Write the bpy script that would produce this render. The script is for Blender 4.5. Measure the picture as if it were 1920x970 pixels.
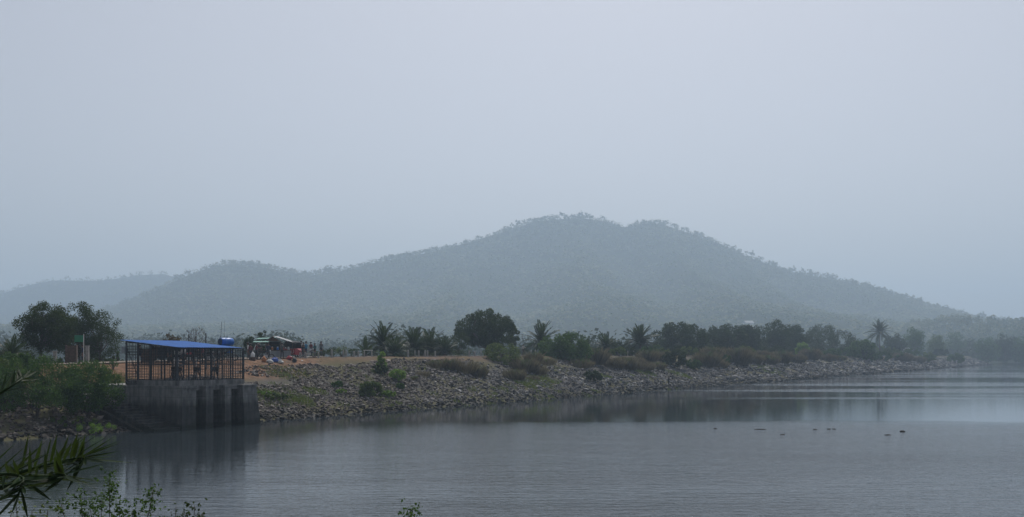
import bpy, bmesh, math, random
import numpy as np
from math import radians, sin, cos, pi, sqrt, atan2

# ------------------------------------------------------------------ scene, camera, sky, sun, exposure
SC = bpy.context.scene
for _o in list(bpy.data.objects):
    bpy.data.objects.remove(_o)
COL = SC.collection
RNG = np.random.default_rng(11)
random.seed(5)

F = 2000.0            # focal length in pixels of the 1920 wide photograph
HZ = 668.0            # picture row of the horizon
CAMZ = 5.0            # eye height above the lake
cam_d = bpy.data.cameras.new("camera")
cam = bpy.data.objects.new("camera", cam_d)
COL.objects.link(cam)
cam.location = (0, 0, CAMZ)
cam.rotation_euler = (radians(90), 0, 0)
cam_d.sensor_width = 36.0
cam_d.lens = 36.0 * F / 1920
cam_d.shift_y = (HZ - 485.0) / 1920
cam_d.clip_start = 0.1
cam_d.clip_end = 20000
SC.camera = cam

SUN_EL, SUN_AZ = radians(55), radians(8)     # azimuth measured from +Y towards +X
world = bpy.data.worlds.new("World")
SC.world = world
world.use_nodes = True
wn, wl = world.node_tree.nodes, world.node_tree.links
wn.clear()
w_out = wn.new("ShaderNodeOutputWorld")
w_bg = wn.new("ShaderNodeBackground")
w_sky = wn.new("ShaderNodeTexSky")
w_sky.sky_type = 'NISHITA'
w_sky.sun_disc = False
w_sky.sun_elevation = SUN_EL
w_sky.sun_rotation = SUN_AZ
w_sky.altitude = 200
w_sky.air_density = 1.0
w_sky.dust_density = 3.0
w_sky.ozone_density = 1.6
w_hs = wn.new("ShaderNodeHueSaturation")
w_hs.inputs["Saturation"].default_value = 0.42
wl.new(w_sky.outputs[0], w_hs.inputs["Color"])
w_tint = wn.new("ShaderNodeMix"); w_tint.data_type = 'RGBA'; w_tint.blend_type = 'MULTIPLY'; w_tint.inputs[0].default_value = 1.0
w_tint.inputs[7].default_value = (1.0, 0.963, 0.975, 1)      # faint lavender of the dusty air
wl.new(w_hs.outputs[0], w_tint.inputs[6])
wl.new(w_tint.outputs[2], w_bg.inputs["Color"])
w_bg.inputs["Strength"].default_value = 0.082
wl.new(w_bg.outputs[0], w_out.inputs["Surface"])

sun_d = bpy.data.lights.new("sun", 'SUN')
sun_d.energy = 2.5
sun_d.angle = radians(10)
sun_d.color = (1.0, 0.95, 0.88)
sun = bpy.data.objects.new("sun", sun_d)
COL.objects.link(sun)
sun.location = (0, 0, 400)
from mathutils import Vector, Matrix
_sd = Vector((sin(SUN_AZ) * cos(SUN_EL), cos(SUN_AZ) * cos(SUN_EL), sin(SUN_EL)))
sun.rotation_euler = (-_sd).to_track_quat('-Z', 'Y').to_euler()

SC.view_settings.view_transform = 'Standard'
SC.view_settings.look = 'None'
SC.view_settings.gamma = 1.0
SC.view_settings.exposure = 0.15
SC.render.engine = 'CYCLES'
SC.cycles.use_denoising = True
SC.cycles.max_bounces = 6
SC.cycles.volume_bounces = 1
SC.cycles.transparent_max_bounces = 8
SC.cycles.caustics_reflective = False
SC.cycles.caustics_refractive = False

# ------------------------------------------------------------------ helpers
def tag(o, label=None, cat=None, group=None, kind=None):
    if label: o["label"] = label
    if cat: o["category"] = cat
    if group: o["group"] = group
    if kind: o["kind"] = kind
    return o

def mesh(name, V, Fs, smooth=False):
    V = np.asarray(V, dtype=np.float32).reshape(-1, 3)
    me = bpy.data.meshes.new(name)
    if isinstance(Fs, np.ndarray) and Fs.ndim == 2:
        n, k = Fs.shape
        me.vertices.add(len(V)); me.vertices.foreach_set("co", V.ravel())
        me.loops.add(n * k); me.loops.foreach_set("vertex_index", Fs.astype(np.int32).ravel())
        me.polygons.add(n)
        me.polygons.foreach_set("loop_start", np.arange(0, n * k, k, dtype=np.int32))
        me.update(calc_edges=True)
    else:
        me.from_pydata([tuple(map(float, v)) for v in V], [], [tuple(map(int, f)) for f in Fs])
        me.update()
    me.polygons.foreach_set("use_smooth", np.full(len(me.polygons), smooth, dtype=bool))
    return me

def obj(name, me, mat=None, parent=None, loc=None, rot=None, scale=None):
    o = bpy.data.objects.new(name, me)
    COL.objects.link(o)
    if mat is not None and me is not None and len(me.materials) == 0:
        for m in (mat if isinstance(mat, (list, tuple)) else [mat]):
            me.materials.append(m)
    if parent is not None: o.parent = parent
    if loc is not None: o.location = loc
    if rot is not None: o.rotation_euler = rot
    if scale is not None: o.scale = scale
    return o

def thing(name, label, cat, loc=(0, 0, 0), rz=0.0, group=None):
    o = bpy.data.objects.new(name, None)
    COL.objects.link(o)
    o.empty_display_size = 0.2
    o.location = loc
    o.rotation_euler = (0, 0, rz)
    return tag(o, label, cat, group, 'thing')

class MB:
    """collects shapes that become ONE mesh object"""
    def __init__(s): s.V = []; s.F = []; s.n = 0
    def add(s, V, Fs):
        V = [tuple(v) for v in V]
        s.V += V; s.F += [tuple(i + s.n for i in f) for f in Fs]; s.n += len(V)
        return s
    def box(s, x0, x1, y0, y1, z0, z1):
        return s.add([(x0,y0,z0),(x1,y0,z0),(x1,y1,z0),(x0,y1,z0),(x0,y0,z1),(x1,y0,z1),(x1,y1,z1),(x0,y1,z1)],
                     [(0,3,2,1),(4,5,6,7),(0,1,5,4),(1,2,6,5),(2,3,7,6),(3,0,4,7)])
    def bar(s, a, b, r, seg=4):
        return s.tube([a, b], [r, r], seg)
    def tube(s, P, R, seg=6, cap=True):
        P = [Vector(p) for p in P]
        V = []; Fs = []
        up = Vector((0.03, 0.02, 1))
        for i, p in enumerate(P):
            t = (P[min(i+1, len(P)-1)] - P[max(i-1, 0)])
            if t.length < 1e-6: t = Vector((0, 0, 1))
            t.normalize()
            a = t.cross(up if abs(t.dot(up.normalized())) < 0.95 else Vector((1, 0.1, 0))); a.normalize()
            b = t.cross(a)
            for k in range(seg):
                an = 2*pi*(k+0.5)/seg
                V.append(p + (a*cos(an) + b*sin(an)) * R[i])
        for i in range(len(P)-1):
            for k in range(seg):
                k2 = (k+1) % seg
                Fs.append((i*seg+k, i*seg+k2, (i+1)*seg+k2, (i+1)*seg+k))
        if cap:
            Fs.append(tuple(range(seg-1, -1, -1)))
            Fs.append(tuple((len(P)-1)*seg+k for k in range(seg)))
        return s.add(V, Fs)
    def lathe(s, prof, c=(0,0,0), seg=16):
        V = []; Fs = []
        for r, z in prof:
            for k in range(seg):
                an = 2*pi*k/seg
                V.append((c[0]+r*cos(an), c[1]+r*sin(an), c[2]+z))
        for i in range(len(prof)-1):
            for k in range(seg):
                k2 = (k+1) % seg
                Fs.append((i*seg+k, i*seg+k2, (i+1)*seg+k2, (i+1)*seg+k))
        Fs.append(tuple(range(seg-1, -1, -1))); Fs.append(tuple((len(prof)-1)*seg+k for k in range(seg)))
        return s.add(V, Fs)
    def torus(s, c, R, r, axis='x', seg=16, sub=6):
        V = []; Fs = []
        for i in range(seg):
            a = 2*pi*i/seg
            for j in range(sub):
                b = 2*pi*j/sub
                q = R + r*cos(b); h = r*sin(b)
                p = {'x': (h, q*cos(a), q*sin(a)), 'y': (q*cos(a), h, q*sin(a)), 'z': (q*cos(a), q*sin(a), h)}[axis]
                V.append((c[0]+p[0], c[1]+p[1], c[2]+p[2]))
        for i in range(seg):
            for j in range(sub):
                Fs.append((i*sub+j, ((i+1) % seg)*sub+j, ((i+1) % seg)*sub+(j+1) % sub, i*sub+(j+1) % sub))
        return s.add(V, Fs)
    def rows(s, R, close=False):
        """a skin over rows of points"""
        n = len(R[0]); V = [p for r in R for p in r]; Fs = []
        for i in range(len(R)-1):
            for k in range(n if close else n-1):
                k2 = (k+1) % n
                Fs.append((i*n+k, i*n+k2, (i+1)*n+k2, (i+1)*n+k))
        if close:
            Fs.append(tuple(range(n-1, -1, -1))); Fs.append(tuple((len(R)-1)*n+k for k in range(n)))
        return s.add(V, Fs)
    def build(s, name, mat, parent=None, smooth=False, loc=None, rot=None):
        return obj(name, mesh(name, s.V, s.F, smooth), mat, parent, loc, rot)

_perm = RNG.permutation(256)
def vnoise(x, y):
    x = np.asarray(x, float); y = np.asarray(y, float)
    xi = np.floor(x).astype(int); yi = np.floor(y).astype(int)
    fx = x - xi; fy = y - yi
    fx = fx*fx*(3-2*fx); fy = fy*fy*(3-2*fy)
    h = lambda a, b: _perm[(_perm[a & 255] + b) & 255] / 255.0
    return (h(xi,yi)*(1-fx)+h(xi+1,yi)*fx)*(1-fy) + (h(xi,yi+1)*(1-fx)+h(xi+1,yi+1)*fx)*fy
def fbm(x, y, o=4):
    t = 0; a = 0.5
    for i in range(o):
        t = t + a*vnoise(x*2**i + 17.3*i, y*2**i + 5.1*i); a *= 0.5
    return t
def sstep(a, b, x):
    t = np.clip((np.asarray(x, float)-a)/(b-a), 0, 1)
    return t*t*(3-2*t)

# ------------------------------------------------------------------ materials
def nodes(name):
    m = bpy.data.materials.new(name); m.use_nodes = True
    N = m.node_tree.nodes; L = m.node_tree.links
    return m, N, L, N["Principled BSDF"]
def ramp(N, stops):
    r = N.new("ShaderNodeValToRGB"); e = r.color_ramp.elements
    while len(e) > 1: e.remove(e[-1])
    e[0].position = stops[0][0]; e[0].color = (*stops[0][1], 1)
    for p, c in stops[1:]:
        x = e.new(p); x.color = (*c, 1)
    return r
def noise(N, L, scale, detail=4, coord=None, vec=None, rough=0.55):
    t = N.new("ShaderNodeTexNoise"); t.inputs["Scale"].default_value = scale
    t.inputs["Detail"].default_value = detail; t.inputs["Roughness"].default_value = rough
    if vec is None:
        c = N.new("ShaderNodeTexCoord"); vec = c.outputs[coord or "Object"]
    L.new(vec, t.inputs["Vector"])
    return t
def mixc(N, L, fac, a, b, mode='MIX'):
    m = N.new("ShaderNodeMix"); m.data_type = 'RGBA'; m.blend_type = mode
    for sock, v in ((m.inputs[0], fac), (m.inputs[6], a), (m.inputs[7], b)):
        if isinstance(v, (int, float)): sock.default_value = v
        elif isinstance(v, tuple): sock.default_value = (*v, 1)
        else: L.new(v, sock)
    return m.outputs[2]
def math_(N, L, op, a, b=0.0, c=None, clamp=False):
    m = N.new("ShaderNodeMath"); m.operation = op; m.use_clamp = clamp
    for i, v in enumerate((a, b) if c is None else (a, b, c)):
        if isinstance(v, (int, float)): m.inputs[i].default_value = v
        else: L.new(v, m.inputs[i])
    return m.outputs[0]
def bump(N, L, B, h, strength, dist):
    b = N.new("ShaderNodeBump"); b.inputs["Strength"].default_value = strength
    b.inputs["Distance"].default_value = dist
    L.new(h, b.inputs["Height"]); L.new(b.outputs[0], B.inputs["Normal"])
    return b
def worldpos(N):
    return N.new("ShaderNodeNewGeometry").outputs["Position"]

def plain(name, col, rough=0.7, var=0.25, scale=6.0, metal=0.0, bmp=0.15):
    """paint, metal, cloth, wood: a base colour with grime and a fine grain"""
    m, N, L, B = nodes(name)
    t = noise(N, L, scale, 5)
    d = tuple(c*(1-var) for c in col); l = tuple(min(1, c*(1+var*0.6)) for c in col)
    r = ramp(N, [(0.3, d), (0.7, l)])
    L.new(t.outputs["Fac"], r.inputs[0]); L.new(r.outputs[0], B.inputs["Base Color"])
    B.inputs["Roughness"].default_value = rough; B.inputs["Metallic"].default_value = metal
    t2 = noise(N, L, scale*7, 3)
    bump(N, L, B, t2.outputs["Fac"], bmp, 0.01)
    return m

def rnd_value(N, L):
    """one random number per leaf or stone, different on every copy"""
    g = N.new("ShaderNodeNewGeometry"); oi = N.new("ShaderNodeObjectInfo")
    return math_(N, L, 'FRACT', math_(N, L, 'ADD', g.outputs["Random Per Island"], oi.outputs["Random"]))

def leafmat(name, stops, transl=0.35, rough=0.55, clump=0.5, kr=0.55):
    m, N, L, B = nodes(name)
    v = rnd_value(N, L)
    t = noise(N, L, clump, 2)
    k = math_(N, L, 'ADD', math_(N, L, 'MULTIPLY', v, kr), math_(N, L, 'MULTIPLY', t.outputs["Fac"], 1-kr))
    r = ramp(N, stops); L.new(k, r.inputs[0])
    L.new(r.outputs[0], B.inputs["Base Color"])
    B.inputs["Roughness"].default_value = rough
    B.inputs["Specular IOR Level"].default_value = 0.08
    tr = N.new("ShaderNodeBsdfTranslucent")
    L.new(mixc(N, L, 0.25, r.outputs[0], (0.14, 0.20, 0.02)), tr.inputs["Color"])
    mx = N.new("ShaderNodeMixShader"); mx.inputs[0].default_value = transl
    out = [n for n in N if n.type == 'OUTPUT_MATERIAL'][0]
    L.new(B.outputs[0], mx.inputs[1]); L.new(tr.outputs[0], mx.inputs[2]); L.new(mx.outputs[0], out.inputs["Surface"])
    return m

M = {}
M['leaf_dark'] = leafmat('dense_leaves', [(0.2, (0.009, 0.022, 0.007)), (0.6, (0.019, 0.041, 0.012)), (0.9, (0.036, 0.071, 0.017))])
M['leaf_mid'] = leafmat('mid_leaves', [(0.2, (0.023, 0.062, 0.016)), (0.6, (0.051, 0.116, 0.025)), (0.9, (0.095, 0.195, 0.038))])
M['leaf_bright'] = leafmat('bright_leaves', [(0.2, (0.094, 0.170, 0.038)), (0.6, (0.189, 0.320, 0.056)), (0.9, (0.320, 0.490, 0.094))], 0.45)
M['leaf_olive'] = leafmat('olive_leaves', [(0.2, (0.051, 0.081, 0.022)), (0.6, (0.101, 0.149, 0.039)), (0.9, (0.173, 0.228, 0.061))])
M['leaf_thorn'] = leafmat('thorn_leaves', [(0.2, (0.015, 0.029, 0.011)), (0.6, (0.027, 0.050, 0.018)), (0.9, (0.048, 0.078, 0.025))])
M['leaf_red'] = leafmat('reddish_leaves', [(0.2, (0.04, 0.03, 0.018)), (0.6, (0.10, 0.06, 0.03)), (0.9, (0.16, 0.09, 0.05))])
M['dry'] = leafmat('dry_twigs', [(0.2, (0.099, 0.079, 0.060)), (0.6, (0.199, 0.159, 0.114)), (0.9, (0.307, 0.258, 0.178))], 0.3)
M['grass'] = leafmat('grass_blades', [(0.2, (0.078, 0.111, 0.026)), (0.6, (0.143, 0.195, 0.039)), (0.9, (0.234, 0.273, 0.078))], 0.4)
M['frond'] = leafmat('palm_fronds', [(0.2, (0.009, 0.023, 0.009)), (0.6, (0.018, 0.041, 0.014)), (0.9, (0.033, 0.064, 0.022))], 0.25, 0.45, 1.5)
M['far_wood'] = leafmat('far_leaves', [(0.30, (0.052, 0.084, 0.042)), (0.48, (0.108, 0.143, 0.070)), (0.62, (0.192, 0.200, 0.108))], 0.2, 0.7, 0.009, 0.3)  # far leaves lightened: part of the haze is put into their colour
M['plain_wood'] = leafmat('plain_leaves', [(0.2, (0.015, 0.029, 0.015)), (0.6, (0.033, 0.051, 0.024)), (0.9, (0.061, 0.079, 0.037))], 0.2, 0.7, 0.03)
M['bark'] = plain('bark', (0.09, 0.075, 0.06), 0.9, 0.5, 8, 0, 0.5)
M['palm_bark'] = plain('palm_bark', (0.10, 0.085, 0.07), 0.9, 0.5, 5, 0, 0.6)

def make_ground_mats():
    # embankment earth: orange soil on the crest, dusty grey on the slope, patches of dead grass
    m, N, L, B = nodes('embankment_earth')
    p = worldpos(N)
    t1 = noise(N, L, 0.18, 5, vec=p); t2 = noise(N, L, 1.6, 6, vec=p); t3 = noise(N, L, 9, 4, vec=p)
    soil = ramp(N, [(0.35, (0.13, 0.078, 0.050)), (0.55, (0.21, 0.118, 0.070)), (0.75, (0.26, 0.18, 0.125))])
    L.new(t2.outputs["Fac"], soil.inputs[0])
    dust = ramp(N, [(0.35, (0.062, 0.060, 0.055)), (0.7, (0.125, 0.120, 0.108))])
    L.new(t3.outputs["Fac"], dust.inputs[0])
    grass = ramp(N, [(0.3, (0.06, 0.062, 0.03)), (0.7, (0.115, 0.105, 0.06))])
    L.new(t3.outputs["Fac"], grass.inputs[0])
    k = ramp(N, [(0.42, (0, 0, 0)), (0.56, (1, 1, 1))]); L.new(t1.outputs["Fac"], k.inputs[0])
    at = N.new("ShaderNodeAttribute"); at.attribute_name = "soil"
    c1 = mixc(N, L, k.outputs[0], dust.outputs[0], grass.outputs[0])
    f = math_(N, L, 'MULTIPLY', at.outputs["Fac"], math_(N, L, 'ADD', 0.55, math_(N, L, 'MULTIPLY', t2.outputs["Fac"], 0.9)), clamp=True)
    L.new(mixc(N, L, f, c1, soil.outputs[0]), B.inputs["Base Color"])
    B.inputs["Roughness"].default_value = 0.95; B.inputs["Specular IOR Level"].default_value = 0.1
    bump(N, L, B, t3.outputs["Fac"], 0.6, 0.06)
    M['earth'] = m
    # road
    m, N, L, B = nodes('gravel_road')
    p = worldpos(N)
    t = noise(N, L, 2.5, 6, vec=p)
    r = ramp(N, [(0.3, (0.16, 0.125, 0.095)), (0.7, (0.25, 0.20, 0.16))]); L.new(t.outputs["Fac"], r.inputs[0])
    L.new(r.outputs[0], B.inputs["Base Color"]); B.inputs["Roughness"].default_value = 0.95
    bump(N, L, B, noise(N, L, 14, 4, vec=p).outputs["Fac"], 0.5, 0.03)
    M['road'] = m
    # open plain and hillside soil under the woods
    m, N, L, B = nodes('scrub_ground')
    p = worldpos(N)
    t = noise(N, L, 0.02, 6, vec=p); t2 = noise(N, L, 0.35, 4, vec=p)
    r = ramp(N, [(0.3, (0.020, 0.032, 0.018)), (0.5, (0.032, 0.042, 0.025)), (0.75, (0.050, 0.052, 0.034))])
    L.new(math_(N, L, 'ADD', math_(N, L, 'MULTIPLY', t.outputs["Fac"], 0.65), math_(N, L, 'MULTIPLY', t2.outputs["Fac"], 0.35)), r.inputs[0])
    L.new(r.outputs[0], B.inputs["Base Color"]); B.inputs["Roughness"].default_value = 1.0
    B.inputs["Specular IOR Level"].default_value = 0.05
    M['scrub'] = m
    # riprap stone: grey, some tan, dark where the lake keeps it wet
    m, N, L, B = nodes('riprap_stone')
    v = rnd_value(N, L); p = worldpos(N)
    r = ramp(N, [(0.0, (0.045, 0.048, 0.055)), (0.4, (0.115, 0.118, 0.126)), (0.75, (0.23, 0.23, 0.235)), (1.0, (0.46, 0.455, 0.45))])
    L.new(v, r.inputs[0])
    tan = ramp(N, [(0.0, (0.09, 0.07, 0.058)), (0.6, (0.20, 0.155, 0.125)), (1.0, (0.38, 0.32, 0.27))]); L.new(v, tan.inputs[0])
    kt = ramp(N, [(0.46, (0, 0, 0)), (0.62, (1, 1, 1))]); L.new(noise(N, L, 0.11, 3, vec=p).outputs["Fac"], kt.inputs[0])
    sx = N.new("ShaderNodeSeparateXYZ"); L.new(p, sx.inputs[0])
    near = math_(N, L, 'SUBTRACT', 1.0, math_(N, L, 'MULTIPLY_ADD', sx.outputs[0], 0.045, 0.85, clamp=True), clamp=True)
    c = mixc(N, L, math_(N, L, 'ADD', math_(N, L, 'MULTIPLY', kt.outputs[0], 0.2), math_(N, L, 'MULTIPLY', near, 0.65), clamp=True), r.outputs[0], tan.outputs[0])
    g = noise(N, L, 6, 5, vec=p)
    gr = ramp(N, [(0.3, (0.6, 0.6, 0.6)), (0.7, (1, 1, 1))]); L.new(g.outputs["Fac"], gr.inputs[0])
    c = mixc(N, L, 1.0, c, gr.outputs[0], 'MULTIPLY')
    wet = math_(N, L, 'MULTIPLY_ADD', math_(N, L, 'ADD', sx.outputs[2], math_(N, L, 'MULTIPLY', g.outputs["Fac"], 0.5)), -1.5, 1.75, clamp=True)
    c = mixc(N, L, wet, c, mixc(N, L, 1.0, c, (0.28, 0.30, 0.31), 'MULTIPLY'))
    L.new(c, B.inputs["Base Color"])
    B.inputs["Roughness"].default_value = 0.85; B.inputs["Specular IOR Level"].default_value = 0.25
    bump(N, L, B, g.outputs["Fac"], 0.4, 0.05)
    M['stone'] = m
    # weathered concrete with water stains
    m, N, L, B = nodes('stained_concrete')
    p = worldpos(N)
    mp = N.new("ShaderNodeMapping"); mp.inputs["Scale"].default_value = (3.2, 3.2, 0.35); L.new(p, mp.inputs["Vector"])
    st = noise(N, L, 1.0, 5, vec=mp.outputs[0]); g = noise(N, L, 2.2, 6, vec=p)
    r = ramp(N, [(0.32, (0.07, 0.07, 0.07)), (0.5, (0.18, 0.178, 0.17)), (0.68, (0.32, 0.31, 0.29))])
    L.new(math_(N, L, 'ADD', math_(N, L, 'MULTIPLY', st.outputs["Fac"], 0.6), math_(N, L, 'MULTIPLY', g.outputs["Fac"], 0.4)), r.inputs[0])
    sx = N.new("ShaderNodeSeparateXYZ"); L.new(p, sx.inputs[0])
    wet = math_(N, L, 'MULTIPLY_ADD', math_(N, L, 'ADD', sx.outputs[2], math_(N, L, 'MULTIPLY', st.outputs["Fac"], 0.8)), -1.6, 4.0, clamp=True)
    c = mixc(N, L, wet, r.outputs[0], mixc(N, L, 1.0, r.outputs[0], (0.27, 0.28, 0.28), 'MULTIPLY'))
    alg = math_(N, L, 'MULTIPLY_ADD', math_(N, L, 'ADD', sx.outputs[2], math_(N, L, 'MULTIPLY', g.outputs["Fac"], 0.5)), -4.0, 2.9, clamp=True)
    c = mixc(N, L, math_(N, L, 'MULTIPLY', alg, 0.8), c, (0.016, 0.022, 0.014))
    # formwork lifts: a dark joint about every 0.6 m
    fz = math_(N, L, 'FRACT', math_(N, L, 'MULTIPLY', sx.outputs[2], 1/0.62))
    jt = math_(N, L, 'LESS_THAN', math_(N, L, 'ABSOLUTE', math_(N, L, 'SUBTRACT', fz, 0.5)), 0.025)
    c = mixc(N, L, math_(N, L, 'MULTIPLY', jt, math_(N, L, 'MULTIPLY', g.outputs["Fac"], 0.9)), c, (0.04, 0.04, 0.04))
    L.new(c, B.inputs["Base Color"]); B.inputs["Roughness"].default_value = 0.85
    bump(N, L, B, math_(N, L, 'SUBTRACT', g.outputs["Fac"], math_(N, L, 'MULTIPLY', jt, 0.5)), 0.4, 0.03)
    M['concrete'] = m
    # lake: calm under the far bank, ruffled by the breeze nearer by
    m, N, L, B = nodes('lake_water')
    p = worldpos(N)
    B.inputs["Base Color"].default_value = (0.030, 0.040, 0.047, 1)
    B.inputs["Roughness"].default_value = 0.03; B.inputs["IOR"].default_value = 1.33
    def sc(v, s, d, rough=0.5):
        mp = N.new("ShaderNodeMapping"); mp.inputs["Scale"].default_value = v; L.new(p, mp.inputs["Vector"])
        return noise(N, L, s, d, vec=mp.outputs[0], rough=rough).outputs["Fac"]
    fine = sc((0.5, 1.0, 1), 9.0, 2, 0.55); mid = sc((0.3, 1.0, 1), 2.6, 2); lng = sc((0.12, 1, 1), 0.45, 2)
    patch = sc((0.016, 0.055, 1), 1.0, 4, 0.6); streak = sc((0.004, 0.05, 1), 1.0, 3)
    sx = N.new("ShaderNodeSeparateXYZ"); L.new(p, sx.inputs[0])
    yy = math_(N, L, 'ADD', sx.outputs[1], math_(N, L, 'MULTIPLY', math_(N, L, 'SUBTRACT', patch, 0.5), 34.0))
    breeze = math_(N, L, 'MULTIPLY_ADD', yy, -1/14.0, 82/14.0, clamp=True)
    lee = math_(N, L, 'MULTIPLY_ADD', sx.outputs[0], 1/14.0, 15/14.0, clamp=True)
    breeze = math_(N, L, 'MULTIPLY', breeze, math_(N, L, 'MULTIPLY_ADD', lee, 0.86, 0.14))
    far = math_(N, L, 'MULTIPLY', math_(N, L, 'MULTIPLY_ADD', streak, 9.0, -4.7, clamp=True), math_(N, L, 'MULTIPLY_ADD', sx.outputs[1], 1/60.0, -110/60.0, clamp=True))
    pv = math_(N, L, 'MULTIPLY_ADD', patch, 3.2, -0.95, clamp=True)
    amp = math_(N, L, 'ADD', 0.045, math_(N, L, 'MAXIMUM', math_(N, L, 'MULTIPLY', breeze, math_(N, L, 'MULTIPLY_ADD', pv, 0.75, 0.25)), math_(N, L, 'MULTIPLY', far, 0.8)))
    h = math_(N, L, 'ADD', math_(N, L, 'MULTIPLY', fine, 0.028), math_(N, L, 'ADD', math_(N, L, 'MULTIPLY', mid, 0.060), math_(N, L, 'MULTIPLY', lng, 0.03)))
    bump(N, L, B, math_(N, L, 'MULTIPLY', h, amp), 1.0, 1.0)
    L.new(math_(N, L, 'MULTIPLY_ADD', breeze, 0.05, 0.03), B.inputs["Roughness"])
    M['water'] = m
make_ground_mats()
M['stone_post'] = plain('whitewashed_stone', (0.34, 0.33, 0.31), 0.9, 0.35, 4)
M['steel'] = plain('dark_painted_steel', (0.028, 0.030, 0.036), 0.55, 0.4, 6)
M['rust'] = plain('rusty_steel', (0.035, 0.024, 0.02), 0.85, 0.5, 6)
M['blue_sheet'] = plain('blue_painted_sheet', (0.012, 0.145, 0.50), 0.5, 0.3, 2.2)
M['blue_plastic'] = plain('blue_plastic', (0.02, 0.15, 0.50), 0.4, 0.12, 2)
M['dark_hole'] = plain('dark_inside', (0.02, 0.035, 0.05), 0.8, 0.3, 4)  # near-black colour stands in for the shade inside hollow things
M['grey_sheet'] = plain('grey_sheet', (0.26, 0.28, 0.30), 0.6, 0.25, 3)
M['green_sheet'] = plain('green_awning', (0.09, 0.26, 0.22), 0.6, 0.2, 3)
M['green_sign'] = plain('green_sign', (0.015, 0.20, 0.10), 0.5, 0.12, 3)
M['wood'] = plain('weathered_wood', (0.10, 0.065, 0.045), 0.85, 0.4, 5)
M['white'] = plain('white_paint', (0.72, 0.72, 0.70), 0.6, 0.15, 4)
M['red'] = plain('red_paint', (0.38, 0.022, 0.03), 0.4, 0.15, 3)
M['black'] = plain('black_rubber', (0.02, 0.02, 0.022), 0.7, 0.3, 5)
M['chrome'] = plain('bare_metal', (0.45, 0.45, 0.46), 0.35, 0.2, 5, 0.8)
M['canvas'] = plain('dark_canvas', (0.035, 0.04, 0.045), 0.8, 0.3, 4)
M['orange_bag'] = plain('orange_sack', (0.42, 0.16, 0.05), 0.8, 0.3, 4)
M['white_bag'] = plain('white_sack', (0.55, 0.55, 0.53), 0.8, 0.25, 4)
M['blue_bag'] = plain('blue_tarpaulin', (0.03, 0.09, 0.38), 0.6, 0.25, 4)
M['skin'] = plain('skin', (0.17, 0.085, 0.05), 0.6, 0.1, 8)
M['hair'] = plain('hair', (0.012, 0.01, 0.01), 0.6, 0.2, 30)

# ------------------------------------------------------------------ the dam's own coordinates: s along it, w inland, from the waterline
P0 = np.array([-19.3, 82.0]); U = np.array([0.482, 0.876]); NN = np.array([-0.876, 0.482])
DAM_RZ = atan2(U[1], U[0])
def Wp(s, w, z=0.0):
    return (P0[0]+U[0]*s+NN[0]*w, P0[1]+U[1]*s+NN[1]*w, z)
def col(px, w):
    k = (px-960)/F; ax = P0[0]+NN[0]*w; ay = P0[1]+NN[1]*w
    return (k*ay-ax)/(U[0]-k*U[1])
def crest(s):
    return np.interp(s, [-60, -12, 0, 29, 76, 700], [4.15, 4.2, 4.32, 4.86, 5.0, 5.0])
CW = 15.0
def zdam(s, w):
    s = np.asarray(s, float); w = np.asarray(w, float)
    c = crest(s)
    z = np.where(w < 0, 0.33*np.maximum(w, -9), c*np.minimum(w, CW)/CW)
    z = np.where(w > 26, c - (w-26)*0.34, z)
    sl = sstep(0.5, 3, w)*(1-sstep(12, 15, w))
    z = z + sl*(fbm(s*0.12, w*0.25, 3)-0.45)*0.7 + (fbm(s*0.5+9, w*0.5, 2)-0.37)*0.16*sstep(1, 3, w)
    return np.maximum(z, -3.2)
def at_dam(px, w, dz=0.0):
    s = float(col(px, w)); return Wp(s, w, float(zdam(s, w))+dz)
def hit(px, py):
    """where the view ray through a picture point meets the embankment"""
    k = (px-960)/F; t = -(py-HZ)/F
    D = np.arange(55, 700, 0.15)
    X = k*D; Z = CAMZ+t*D
    s = (X-P0[0])*U[0]+(D-P0[1])*U[1]; w = (X-P0[0])*NN[0]+(D-P0[1])*NN[1]
    g = (w > -9) & (Z <= zdam(s, w))
    i = int(np.argmax(g)) if g.any() else len(D)-1
    return (float(X[i]), float(D[i]), float(zdam(s[i], w[i])))
def pxm(D): return F/D      # photo pixels per metre

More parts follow.
